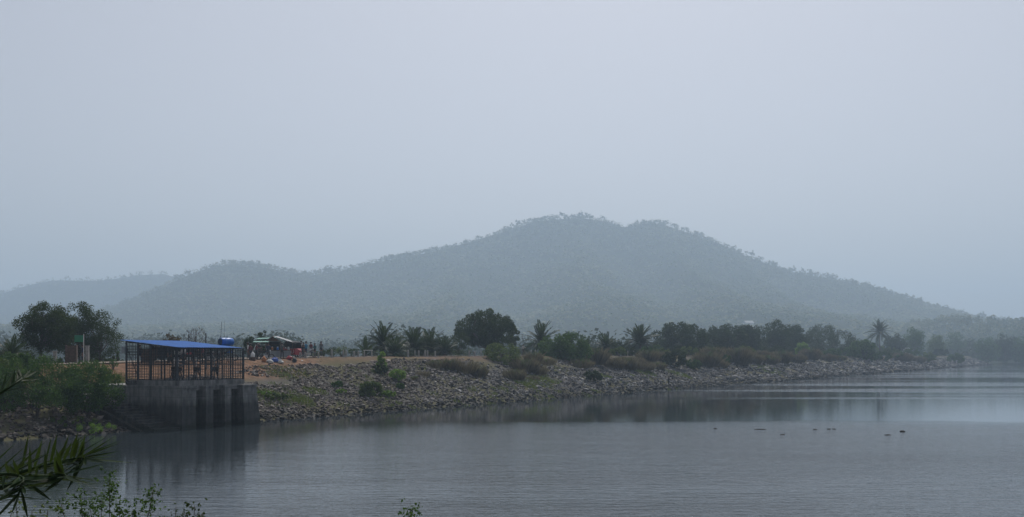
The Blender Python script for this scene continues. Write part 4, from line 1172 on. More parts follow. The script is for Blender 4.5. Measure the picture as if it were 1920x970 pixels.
    prof = [(0.105, -0.03), (0.112, 0.03), (0.10, 0.08), (0.07, 0.115), (0.02, 0.13)]
    hb.lathe(prof, (hd[0], hd[1]-0.02, hd[2]+0.01), 12)
    hb.build('hair', M['hair'], t, True)
    return t

def cloth(name, c): 
    if name not in M: M[name] = plain(name, c, 0.85, 0.2, 9)
    return M[name]

# ------------------------------------------------------------------ stalls, rickshaw, motorcycles, posts
def motorcycle(label, base, rz, paint):
    t = thing('motorcycle', label, 'motorcycle', base, rz, 'motorcycles parked by the road')
    for y in (-0.62, 0.62):
        w = MB().torus((0, y, 0.3), 0.26, 0.045, 'x', 18, 6).build('wheel', M['black'], t)
        r = MB().torus((0, y, 0.3), 0.2, 0.012, 'x', 16, 4)
        for i in range(6): r.bar((0, y, 0.3), (0, y+0.2*cos(i*pi/3), 0.3+0.2*sin(i*pi/3)), 0.006)
        r.build('rim', M['chrome'], w)
    f = MB().bar((0, -0.62, 0.3), (0, -0.1, 0.42), 0.03).bar((0, -0.1, 0.42), (0, 0.4, 0.75), 0.03).bar((0, -0.5, 0.68), (0, 0.4, 0.78), 0.03).bar((0, -0.1, 0.3), (0, 0.35, 0.35), 0.03).bar((0, 0.35, 0.35), (0, 0.42, 0.78), 0.03)
    f.build('frame', M['black'], t)
    MB().box(-0.13, 0.13, -0.12, 0.25, 0.22, 0.5).build('engine', M['chrome'], t)
    MB().rows([[(-0.05, -0.1, 0.72), (0.05, -0.1, 0.72), (0.06, -0.1, 0.82), (-0.06, -0.1, 0.82)], [(-0.13, 0.1, 0.7), (0.13, 0.1, 0.7), (0.12, 0.1, 0.92), (-0.12, 0.1, 0.92)], [(-0.1, 0.35, 0.75), (0.1, 0.35, 0.75), (0.08, 0.35, 0.93), (-0.08, 0.35, 0.93)]], True).build('fuel_tank', paint, t)
    MB().rows([[(-0.09, -0.75, 0.80), (0.09, -0.75, 0.80), (0.08, -0.75, 0.88), (-0.08, -0.75, 0.88)], [(-0.13, -0.4, 0.74), (0.13, -0.4, 0.74), (0.12, -0.4, 0.84), (-0.12, -0.4, 0.84)], [(-0.1, -0.1, 0.72), (0.1, -0.1, 0.72), (0.09, -0.1, 0.81), (-0.09, -0.1, 0.81)]], True).build('seat', M['black'], t)
    for s in (-0.07, 0.07): MB().bar((s, 0.62, 0.3), (s, 0.42, 0.98), 0.022).build('fork', M['chrome'], t)
    MB().tube([(-0.36, 0.3, 1.06), (-0.1, 0.4, 1.0), (0.1, 0.4, 1.0), (0.36, 0.3, 1.06)], [0.016]*4, 6).build('handlebar', M['black'], t)
    MB().lathe([(0.03, -0.05), (0.09, 0.0), (0.09, 0.03)], (0, 0, 0), 12).build('headlight', M['white'], t, True, (0, 0.52, 0.88), (radians(-90), 0, 0))
    return t

def build_roadside():
    ray = lambda px, w, dz=0.0: at_dam(px, w, dz)
    # ---- red auto rickshaw seen from behind
    p = ray(550, 18.5, 0.09)
    t = thing('auto_rickshaw', 'red three-wheeled auto rickshaw with dark hood parked by the stall', 'rickshaw', p, radians(-14))
    b = MB().rows([[(-0.68, -0.95, 0.32), (0.68, -0.95, 0.32), (0.68, -0.95, 0.9), (-0.68, -0.95, 0.9)], [(-0.72, -0.6, 0.26), (0.72, -0.6, 0.26), (0.72, -0.6, 0.92), (-0.72, -0.6, 0.92)],
                   [(-0.70, 0.5, 0.26), (0.70, 0.5, 0.26), (0.70, 0.5, 0.62), (-0.70, 0.5, 0.62)], [(-0.32, 1.35, 0.34), (0.32, 1.35, 0.34), (0.30, 1.3, 0.95), (-0.30, 1.3, 0.95)]], True)
    b.build('body', M['red'], t)
    h = MB()
    sec = []
    for y, zt in ((-0.93, 1.52), (-0.75, 1.66), (0.2, 1.70), (0.75, 1.62)):
        sec.append([(-0.68, y, zt-0.12), (-0.6, y, zt), (0, y, zt+0.05), (0.6, y, zt), (0.68, y, zt-0.12)])
    h.rows(sec); h.rows([[(x, y, z-0.03) for x, y, z in r][::-1] for r in sec])
    h.build('hood', M['canvas'], t)
    MB().add([(-0.68, -0.953, 0.92), (0.68, -0.953, 0.92), (0.66, -0.945, 1.5), (-0.66, -0.945, 1.5), (-0.68, -0.92, 0.92), (0.68, -0.92, 0.92), (0.66, -0.915, 1.5), (-0.66, -0.915, 1.5)],
             [(0,1,2,3),(5,4,7,6),(0,4,5,1),(3,2,6,7),(1,5,6,2),(4,0,3,7)]).build('back_curtain', M['canvas'], t)
    MB().box(-0.28, 0.28, -0.962, -0.955, 1.1, 1.36).build('rear_window', M['dark_hole'], t)
    for x in (-0.66, 0.66):
        MB().bar((x, 0.72, 0.6), (x, 0.72, 1.52), 0.025).build('hood_post', M['black'], t)
    MB().add([(-0.52, 1.0, 0.95), (0.52, 1.0, 0.95), (0.5, 0.78, 1.55), (-0.5, 0.78, 1.55)], [(0, 1, 2, 3)]).build('windscreen', M['dark_hole'], t)
    for c in ((-0.56, -0.55, 0.22), (0.56, -0.55, 0.22), (0, 1.15, 0.22)):
        w = MB().torus(c, 0.16, 0.055, 'x', 16, 6).build('wheel', M['black'], t)
        MB().lathe([(0.1, -0.03), (0.1, 0.03)], (0, 0, 0), 12).build('rim', M['chrome'], w, False, c, (0, radians(90), 0))
    # white painted marks on the tail: an upright bar with a foot, a ring, a bar and a hook
    ym = -0.956
    MB().box(-0.64, -0.58, ym, ym+0.004, 0.42, 0.86).box(-0.58, -0.46, ym, ym+0.004, 0.42, 0.48).build('painted_letter', M['white'], t)
    MB().torus((-0.24, ym, 0.62), 0.15, 0.018, 'y', 18, 4).build('painted_letter', M['white'], t)
    MB().box(0.0, 0.06, ym, ym+0.004, 0.45, 0.82).build('painted_letter', M['white'], t)
    a = [(0.2, ym, 0.80), (0.2, ym, 0.52), (0.28, ym, 0.45), (0.42, ym, 0.45), (0.5, ym, 0.52), (0.52, ym, 0.82)]
    MB().tube(a, [0.018]*6, 4).build('painted_letter', M['white'], t)
    for x in (-0.6, 0.6): MB().box(x-0.05, x+0.05, -0.972, -0.957, 0.93, 1.0).build('tail_lamp', M['red'], t)
    # ---- stall with a gable roof and its counter
    p = ray(512, 19.5, 0.09); D = p[1]; k = D/F
    t = thing('market_stall', 'roadside stall with pale grey gable roof and open front', 'stall', p, radians(10))
    xs = (-0.75, 0.75); ys = (-0.7, 1.3)
    for x in xs:
        for y in ys: MB().tube([(x, y, -0.05), (x, y, 1.75)], [0.04, 0.035], 6).build('post', M['wood'], t)
    def slab(P, th=0.03):
        P = [Vector(q) for q in P]; nn = (P[1]-P[0]).cross(P[2]-P[0]).normalized()*th
        return MB().add([*P, *[q-nn for q in P]], [(0,1,2,3),(7,6,5,4),(0,4,5,1),(1,5,6,2),(2,6,7,3),(3,7,4,0)])
    slab([(-1.0, -0.95, 1.62), (0, -0.95, 2.25), (0, 1.6, 2.25), (-1.0, 1.6, 1.62)]).build('roof_sheet', M['grey_sheet'], t)
    slab([(0, -0.95, 2.252), (2.0, -0.75, 1.62), (2.4, 1.7, 1.62), (0.5, 1.6, 2.252)]).build('roof_sheet', M['grey_sheet'], t)
    MB().tube([(2.0, -0.6, -0.05), (2.0, -0.6, 1.62)], [0.035, 0.03], 6).build('post', M['wood'], t)
    MB().add([(-0.8, -0.72, 1.72), (0.8, -0.72, 1.72), (0, -0.72, 2.2), (-0.8, -0.69, 1.72), (0.8, -0.69, 1.72), (0, -0.69, 2.2)], [(0,1,2),(5,4,3),(0,3,4,1),(1,4,5,2),(2,5,3,0)]).build('gable_board', M['wood'], t)
    MB().box(-0.7, 0.7, 0.9, 0.94, 0.5, 1.7).build('back_panel', M['canvas'], t)
    c = MB().box(-0.8, 1.9, -1.05, -0.45, 0.72, 0.78).build('counter_top', M['wood'], t)
    MB().box(-0.75, 1.85, -1.0, -0.97, 0.05, 0.717).build('counter_front', M['grey_sheet'], t)
    for z in (1.05, 1.35): MB().box(-0.65, 0.65, 0.55, 0.88, z, z+0.03).build('shelf', M['wood'], t)
    # goods on the counter
    rng = np.random.default_rng(5)
    cols = [('white', M['white']), ('orange', M['orange_bag']), ('blue', M['blue_plastic']), ('red', M['red']), ('silver', M['chrome'])]
    rot = Matrix.Rotation(radians(10), 4, 'Z')
    where = ['at the left end', 'left of centre', 'at the centre', 'right of centre', 'at the right end']
    for i, x in enumerate((-0.6, -0.05, 0.5, 1.05, 1.6)):
        q = Vector(p)+rot @ Vector((x, -0.75, 0.783))
        j_ = thing('jar', '%s jar on the stall counter, %s' % (cols[i][0], where[i]), 'jar', q, 0, 'jars on the stall counter')
        MB().lathe([(0.1, 0), (0.12, 0.05), (0.12, 0.25), (0.07, 0.3)], (0, 0, 0), 10).build('body', cols[i][1], j_, True)
        MB().lathe([(0.08, 0.3), (0.08, 0.35)], (0, 0, 0), 10).build('lid', M['white'], j_)
    # ---- green awning cart left of it with an arched white frame
    p = ray(489, 18.0, 0.09)
    t = thing('food_cart', 'food cart with pale green awning and white arched hoop', 'cart', p, radians(6))
    slab([(-0.75, -0.6, 1.62), (0.75, -0.6, 1.62), (0.75, 0.6, 1.74), (-0.75, 0.6, 1.74)]).build('awning', M['green_sheet'], t)
    MB().box(-0.65, 0.65, -0.45, 0.45, 0.7, 0.78).build('table_top', M['wood'], t)
    for x in (-0.66, 0.66):
        for y in (-0.5, 0.5): MB().bar((x, y, 0.02), (x, y, 1.66), 0.025).build('post', M['steel'], t)
    arc = [(-0.6+0.95*(1-cos(a)), -0.56, 0.78+0.85*sin(a)) for a in np.linspace(0, pi/2, 9)]
    MB().tube(arc, [0.03]*9, 6).build('hoop', M['white'], t)
    for x in (-0.5, 0.5): MB().torus((x, -0.52, 0.32), 0.28, 0.03, 'y', 16, 5).build('wheel', M['black'], t)
    p2 = ray(499, 23.5, 0.09)
    t = thing('tarpaulin_shelter', 'small pale tarpaulin shelter behind the green awning cart', 'shelter', p2, radians(5))
    slab([(-1.0, -0.7, 1.95), (1.0, -0.7, 2.05), (1.0, 0.7, 2.2), (-1.0, 0.7, 2.1)]).build('roof_sheet', M['green_sheet'], t)
    for x in (-0.95, 0.95):
        for y in (-0.62, 0.62): MB().bar((x, y, -0.05), (x, y, 2.0+0.05*x+0.1*y), 0.03).build('post', M['wood'], t)
    # ---- sacks and bundles on the ground before the stall
    def sack(label, px, py, w, h, mt, seed):
        b = hit(px, py)
        rng = np.random.default_rng(seed)
        t = thing('sack', label, 'sack', b, rng.uniform(0, 3), 'sacks and bundles before the stall')
        rows = []
        for i, (q, rr_) in enumerate(((0, 0.86), (0.15, 1.0), (0.45, 1.0), (0.7, 0.86), (0.88, 0.6), (1.0, 0.25))):
            r = w*0.5*rr_; dx = 0.12*w*q*rng.normal()
            rows.append([(r*cos(a)*(1+0.12*rng.normal())+dx, r*0.7*sin(a)*(1+0.12*rng.normal()), h*q*(1+0.06*rng.normal())-0.03) for a in np.linspace(0, 2*pi, 11)[:-1]])
        MB().rows(rows, True).build('body', mt, t, True)
        MB().tube([(-w*0.3, 0, h*0.8), (0, 0.02, h*1.0), (w*0.3, 0, h*0.75)], [w*0.05, w*0.09, w*0.05], 6).build('folded_top', mt, t)
    sack('orange sack standing on the soil before the cart', 495, 679, 0.6, 0.5, M['orange_bag'], 1)
    sack('white sack lying right of the orange sack', 506, 681, 0.75, 0.34, M['white_bag'], 2)
    sack('blue tarpaulin bundle before the stall counter', 516, 679, 0.8, 0.42, M['blue_bag'], 3)
    sack('grey-white bundle right of the blue bundle', 524, 681, 0.8, 0.34, M['white_bag'], 4)
    sack('red and white bundle beside the rickshaw', 542, 674, 0.8, 0.32, M['red'], 5)
    sack('dark bundle at the crest edge below the rickshaw', 552, 679, 0.7, 0.4, M['canvas'], 6)
    b = hit(474, 676)
    t = thing('water_can', 'white water can standing left of the cart', 'can', (b[0], b[1], b[2]+0.3))
    MB().lathe([(0.17, 0), (0.19, 0.06), (0.19, 0.36), (0.1, 0.44), (0.06, 0.46), (0.06, 0.52)], (0, 0, 0), 14).build('body', M['white'], t, True)
    MB().torus((0, 0, 0.56), 0.07, 0.014, 'x', 10, 4).build('handle', M['white'], t)
    t = thing('brick_block', 'dark block under the white water can', 'block', b)
    MB().box(-0.26, 0.26, -0.22, 0.22, -0.1, 0.298).build('body', M['wood'], t)
    # ---- people
    blue, dark, maroon, grey, white, navy, teal = cloth('blue_shirt', (0.02, 0.16, 0.30)), cloth('dark_cloth', (0.03, 0.03, 0.035)), cloth('maroon_cloth', (0.12, 0.02, 0.03)), cloth('grey_cloth', (0.10, 0.10, 0.10)), cloth('white_cloth', (0.6, 0.6, 0.6)), cloth('navy_cloth', (0.02, 0.03, 0.07)), cloth('teal_cloth', (0.04, 0.13, 0.14))
    def man(px, w, label, shirt, tr, rz, pose='stand', h=1.65, seed=0, z=None):
        q = ray(px, w, 0.09 if 17.3 < w < 22.8 else 0.0)
        return person(label, q if z is None else (q[0], q[1], z), rz, shirt, tr, pose, h, seed=seed)
    man(602, 17.8, 'standing person in dark clothes rightmost of the roadside group', grey, dark, radians(200), 'stand', 1.62, 1)
    man(590, 19, 'standing person in teal shirt left of the dark-clothed one', teal, dark, radians(150), 'stand', 1.45, 2)
    man(574, 16.8, 'standing person in bright blue shirt beside the motorcycle', blue, navy, radians(70), 'hold', 1.78, 3)
    man(565, 20, 'person in pale shirt between the rickshaw and the motorcycle', white, dark, radians(20), 'stand', 1.7, 4)
    man(481, 16.4, 'person in maroon standing left of the green awning cart', maroon, dark, radians(-60), 'hold', 1.66, 5)
    man(465, 18, 'person in white beside the right edge of the cage', white, grey, radians(120), 'stand', 1.6, 6)
    man(319, 14.8, 'dark-clothed person seen through the left half of the cage', dark, dark, radians(160), 'stand', 1.68, 7)
    man(398, 14.8, 'person in teal shirt seen through the right half of the cage', teal, dark, radians(190), 'stand', 1.66, 8)
    man(981, 20, 'person in white walking on the road right of the round tree', white, grey, radians(-40), 'hold', 1.65, 9)
    man(155, 22, 'person in navy standing under the green sign board', navy, dark, radians(120), 'stand', 1.6, 11)
    extra = [(470, 15.6, 'person in maroon nearest the cage corner beside the water can', maroon, dark, 40, 'stand'), (486, 20.5, 'person in dark clothes behind the green awning cart', dark, dark, 200, 'stand'), (503, 17.0, 'person in navy before the stall counter', navy, dark, 10, 'hold'),
             (529, 17.2, 'person in grey between the stall counter and the rickshaw', grey, dark, -20, 'hold'), (537, 21.5, 'person in white behind the rickshaw', white, navy, 150, 'stand'), (569, 17.6, 'person in dark clothes leaning near the guard stone', dark, grey, 250, 'hold'), (583, 20.8, 'person in maroon right of the silver motorcycle', maroon, navy, 170, 'stand'),
             (344, 14.2, 'person in white seen through the middle of the cage', white, dark, 20, 'stand'), (362, 14.6, 'person in navy seen through the middle of the cage', navy, dark, -30, 'hold'), (380, 14.4, 'person in maroon seen through the cage near its right half', maroon, dark, 90, 'stand'), (417, 14.6, 'person in grey seen through the right end of the cage', grey, dark, 140, 'stand'), (262, 15.0, 'person in dark clothes seen through the cage gate', dark, navy, 0, 'stand')]
    for i, (px, w, lab, a_, b_, r_, po) in enumerate(extra): man(px, w, lab, a_, b_, radians(r_), po, 1.6+0.02*(i % 5), 20+i)
    s0 = float(col(1254, 0.5)); q = Wp(s0, 0.5); zz = float(zdam(s0, 0.5))+0.12
    person('person in black clothes standing at the waterline below the stone slope', (q[0], q[1], zz), radians(-70), cloth('black_cloth', (0.008, 0.008, 0.010)), cloth('black_cloth', (0.008, 0.008, 0.010)), 'hold', 1.62, 'people on the shore', 10)
    # ---- motorcycles
    p = ray(578, 18.0, 0.09); motorcycle('silver motorcycle beside the person in bright blue shirt', p, radians(-75), M['chrome'])
    p = ray(352, 14.9); motorcycle('red motorcycle seen through the left part of the cage', p, radians(-60), M['red'])
    p = ray(388, 14.9); motorcycle('black motorcycle seen through the middle of the cage', p, radians(-70), M['black'])
    p = ray(428, 15.2); motorcycle('blue motorcycle seen through the right part of the cage', p, radians(-80), M['blue_plastic'])
    p = ray(563, 20.6, 0.09); motorcycle('black motorcycle between the rickshaw and the blue shirted person', p, radians(-50), M['black'])
    p = ray(497, 15.9); motorcycle('dark motorcycle leaning before the stall counter', p, radians(-80), M['canvas'])
    p = ray(530, 20.2, 0.09); motorcycle('red motorcycle left of the rickshaw', p, radians(-60), M['red'])
    # ---- litter trodden into the soil
    rng = np.random.default_rng(71); parts = []
    for k in range(260):
        px, py = (rng.uniform(460, 620), rng.uniform(676, 700)) if k < 190 else (rng.uniform(60, 235), rng.uniform(686, 712))
        b = hit(px, py); sz = rng.uniform(0.04, 0.14)
        V = rng.uniform(-sz, sz, (4, 3))*np.array([1, 1, 0.35])+np.array([b[0], b[1], b[2]+0.04])
        parts.append((V, np.array([[0, 1, 2, 3]])))
    V, Q = merge(parts)
    if 'litter' not in M: M['litter'] = leafmat('litter', [(0.2, (0.05, 0.05, 0.05)), (0.5, (0.25, 0.22, 0.2)), (0.8, (0.6, 0.6, 0.6)), (0.95, (0.1, 0.2, 0.5))], 0.1)
    tag(obj('litter', mesh('litter', V, Q), M['litter']), 'scraps of litter trodden into the soil by the road', 'litter', kind='stuff')
    # ---- wooden kiosk box through the cage
    p = ray(277, 15.5)
    t = thing('wooden_kiosk', 'brown wooden box kiosk seen through the left end of the cage', 'kiosk', p, radians(20))
    for i in range(5): MB().box(-0.55+i*0.222, -0.55+i*0.222+0.21, -0.4, -0.37, 0.15, 1.25).build('plank', M['wood'], t)
    MB().box(-0.55, 0.55, -0.367, 0.4, 0.15, 1.22).build('box', M['wood'], t)
    MB().box(-0.62, 0.62, -0.5, 0.45, 1.253, 1.3).build('roof', M['rust'], t)
    for x in (-0.5, 0.5):
        for y in (-0.34, 0.34): MB().box(x-0.04, x+0.04, y-0.04, y+0.04, -0.05, 0.147).build('leg', M['wood'], t)
    # ---- dark covered stalls behind the cage
    for i, (px, w_, h, hw, lab) in enumerate([(336, 16.0, 1.45, 0.9, 'dark canvas stall behind the middle of the cage'), (371, 16.4, 1.6, 0.85, 'dark canvas stall behind the right half of the cage'), (304, 16.2, 1.5, 0.7, 'dark canvas stall behind the left half of the cage'), (408, 16.0, 1.35, 0.8, 'dark canvas stall behind the right end of the cage')]):
        p = ray(px, w_, 0.0)
        t = thing('canvas_stall', lab, 'stall', p, radians(25+9*i), 'canvas stalls behind the cage')
        for x in (-hw, hw):
            for y in (-0.45, 0.45): MB().bar((x, y, -0.1), (x, y, h), 0.03).build('post', M['wood'], t)
        rng = np.random.default_rng(40+i)
        rows = [[(x, y, h+0.03+0.05*rng.normal()-0.1*abs(y)) for y in np.linspace(-0.6, 0.6, 5)] for x in np.linspace(-hw-0.15, hw+0.15, 7)]
        MB().rows(rows).rows([[(x, y, z-0.02) for x, y, z in r][::-1] for r in rows]).build('canvas_roof', M['canvas'], t, True)
        MB().rows([[(x, 0.42+0.04*rng.normal(), 0.35*h*rng.uniform(0.1, 1)), (x, 0.43, h*0.6), (x, 0.42, h-0.06)] for x in np.linspace(-hw, hw, 9)]).build('canvas_side', M['canvas'], t, True)
        MB().box(-hw+0.05, hw-0.05, -0.4, 0.1, 0.66, 0.7).build('table_top', M['wood'], t)
        g = MB()
        for k_ in range(5):
            x = -hw+0.2+k_*(2*hw-0.4)/4; g.box(x-0.09, x+0.09, -0.3, -0.1, 0.703, 0.78+0.25*rng.random())
        tag(g.build('goods', (M['white_bag'], M['wood'], M['canvas'], M['grey_sheet'])[i], t), kind='stuff')
    # ---- green sign, board, pillars at the left
    p = ray(157, 17.0); D = p[1]
    t = thing('green_sign', 'green rectangular sign board on a thin white pole', 'sign', p, radians(8))
    h = CAMZ+(HZ-629)*D/F-p[2]; hb = CAMZ+(HZ-641.5)*D/F-p[2]; wd = 16.5*D/F
    MB().tube([(0, 0, -0.1), (0, 0, h+0.1)], [0.03, 0.03], 6).build('pole', M['white'], t)
    MB().box(-wd, -0.035, -0.02, 0.02, hb, h).build('board', M['green_sign'], t)
    MB().box(-wd, -0.035, 0.022, 0.04, hb+0.08, hb+0.12).box(-wd, -0.035, 0.022, 0.04, h-0.12, h-0.08).build('batten', M['steel'], t)
    p = ray(134, 20.5, 0.09); D = p[1]
    t = thing('wooden_cabinet', 'tall slatted brown wooden cabinet by the thorn trees', 'cabinet', p, radians(12))
    h = CAMZ+(HZ-648)*D/F-p[2]; wd = 17*D/F/2
    for i in range(6): MB().box(-wd, wd, -0.25, -0.22, 0.1+i*(h-0.1)/6, 0.1+(i+0.88)*(h-0.1)/6).build('slat', M['wood'], t)
    for x in (-wd-0.03, wd+0.03): MB().box(x-0.04, x+0.04, -0.28, 0.25, -0.05, h+0.05).build('post', M['wood'], t)
    MB().box(-wd+0.01, wd-0.01, 0.2, 0.24, 0.1, h).build('back_panel', M['wood'], t)
    for px, w_, y, lab in ((164, 21, 650, 'white pillar right of the green sign'), (103, 22, 660, 'short white pillar beside the tall thorn tree trunk')):
        p = ray(px, w_); h = CAMZ+(HZ-y)*p[1]/F-p[2]
        t = thing('pillar', lab, 'pillar', p)
        MB().box(-0.13, 0.13, -0.13, 0.13, -0.1, h).build('shaft', M['stone_post'], t)
        MB().box(-0.17, 0.17, -0.17, 0.17, h+0.003, h+0.08).build('cap', M['stone_post'], t)
    p = ray(221, 23); t = thing('gate_post', 'leafy wrapped post at the road edge left of the cage', 'post', p)
    MB().tube([(0, 0, -0.1), (0, 0, 0.95)], [0.06, 0.05], 6).build('pole', M['wood'], t)
    rng = np.random.default_rng(77)
    V, Q = leaves(rng, [(0, 0, 0.3), (0, 0, 0.6), (0, 0, 0.9)], [0.16, 0.18, 0.15], 220, 0.14)
    obj('creeper', mesh('creeper', V, Q), M['leaf_mid'], t)
    # ---- guard stones along the crest
    spots = [(563, 664), (573, 664), (597, 660), (622, 655), (644, 656), (649, 656), (664, 658), (672, 658), (765, 656), (778, 657), (785, 657), (797, 657), (802, 657), (816, 658), (880, 657), (890, 658), (902, 657), (996, 656), (1004, 656), (1092, 655), (1099, 655), (1105, 655), (1177, 653), (1188, 654)]
    for i, (px, y) in enumerate(spots):
        w_ = 15.6 if i % 3 else 16.2
        p = ray(px, w_); h = max(0.62, min(0.95, CAMZ+(HZ-y)*p[1]/F-p[2]))
        rng = np.random.default_rng(500+i); a = 0.09*rng.uniform(0.85, 1.3)
        t = thing('guard_stone', 'upright grey guard stone on the crest, %s from the rickshaw' % ORD[i], 'guard stone', p, rng.uniform(-0.3, 0.3), 'guard stones along the crest')
        MB().rows([[(-a, -a, -0.2), (a, -a, -0.2), (a, a, -0.2), (-a, a, -0.2)], [(-a*0.9, -a*0.9, h*0.85), (a*0.9, -a*0.9, h*0.85), (a*0.9, a*0.9, h*0.85), (-a*0.9, a*0.9, h*0.85)], [(-a*0.4, -a*0.4, h), (a*0.4, -a*0.4, h), (a*0.4, a*0.4, h), (-a*0.4, a*0.4, h)]], True).build('shaft', M['stone_post'], t)
        MB().box(-a*1.8, a*1.8, -a*1.8, a*1.8, -0.2, 0.05).build('footing', M['stone_post'], t)
    # ---- white bench by the little palm
    p = ray(690, 16.4)
    t = thing('bench', 'thin white slab bench by the half-dry little palm', 'bench', p, DAM_RZ-radians(62))
    MB().box(-0.5, 0.5, -0.2, 0.2, 0.72, 0.79).build('seat', M['white'], t)
    for x in (-0.42, 0.42): MB().box(x-0.05, x+0.05, -0.15, 0.15, -0.15, 0.717).build('leg', M['stone_post'], t)

def build_floats():
    # dark sticks floating on the lake
    for px, py, l, lab in ((1425, 805.5, 0.95, 'longest dark stick floating on the lake'), (1467, 815.5, 0.42, 'short floating stick just right of and below the longest one'), (1528, 806, 0.34, 'small floating stick left of the pair'),
                           (1554, 805, 0.36, 'left stick of the floating pair'), (1563.5, 805, 0.36, 'right stick of the floating pair'), (1664.5, 816, 0.55, 'floating stick second from the right frame side'), (1692, 810, 0.40, 'rightmost dark floating stump on the lake'), (1341, 804, 0.3, 'faint floating stick left of the longest one')):
        D = CAMZ*F/(py-HZ); x = (px-960)/F*D
        t = thing('floating_stick', lab, 'stick', (x, D, 0.0), random.uniform(-0.2, 0.2), 'sticks floating on the lake')
        h = 0.03 if px not in (1692,) else 0.06; l *= 0.85
        MB().tube([(-l/2, 0, 0.0), (-l*0.2, 0.02, h*0.7), (l*0.2, -0.02, h*0.6), (l/2, 0.0, 0.01)], [h*0.5, h, h*0.95, h*0.45], 7).build('stem', M['bark'], t, True)
        MB().tube([(l*0.1, 0, h), (l*0.2, 0.04, h*2.0)], [0.02, 0.008], 5).build('twig', M['bark'], t)
    # small white huts far off: one on the hill's lower slope, one beside the road at the far end
    def hut(lab, b, h, w):
        t = thing('hut', lab, 'hut', b, 0.3)
        MB().box(-w, w, -w*0.75, w*0.75, -2.0, h*0.7).build('wall', M['white'], t)
        MB().add([(-w*1.15, -w*0.9, h*0.7+0.003), (w*1.15, -w*0.9, h*0.7+0.003), (w*1.15, w*0.9, h*0.7+0.003), (-w*1.15, w*0.9, h*0.7+0.003), (-w*1.15, 0, h), (w*1.15, 0, h)], [(0,1,5,4),(2,3,4,5),(1,2,5),(3,0,4),(3,2,1,0)]).build('roof', M['grey_sheet'], t)
        MB().box(-0.5, 0.5, -w*0.75-0.06, -w*0.75-0.003, 0, 2.0).build('door', M['wood'], t)
    D = np.arange(960, 1900, 2.0); X = (1403-960)/F*D
    zz = HILLS['main_hill'](X, D)+5.5; i = int(np.argmin(np.abs(CAMZ+(HZ-607)*D/F-zz)))
    hut('tiny white hut in the haze above the dark row of trees', (float(X[i]), float(D[i]), float(zz[i])-5.5), 8.5, 4.5)
    p = at_dam(1697, 24.5)
    hut('small white hut among trees right of the tall palm', p, 4.0, 1.9)

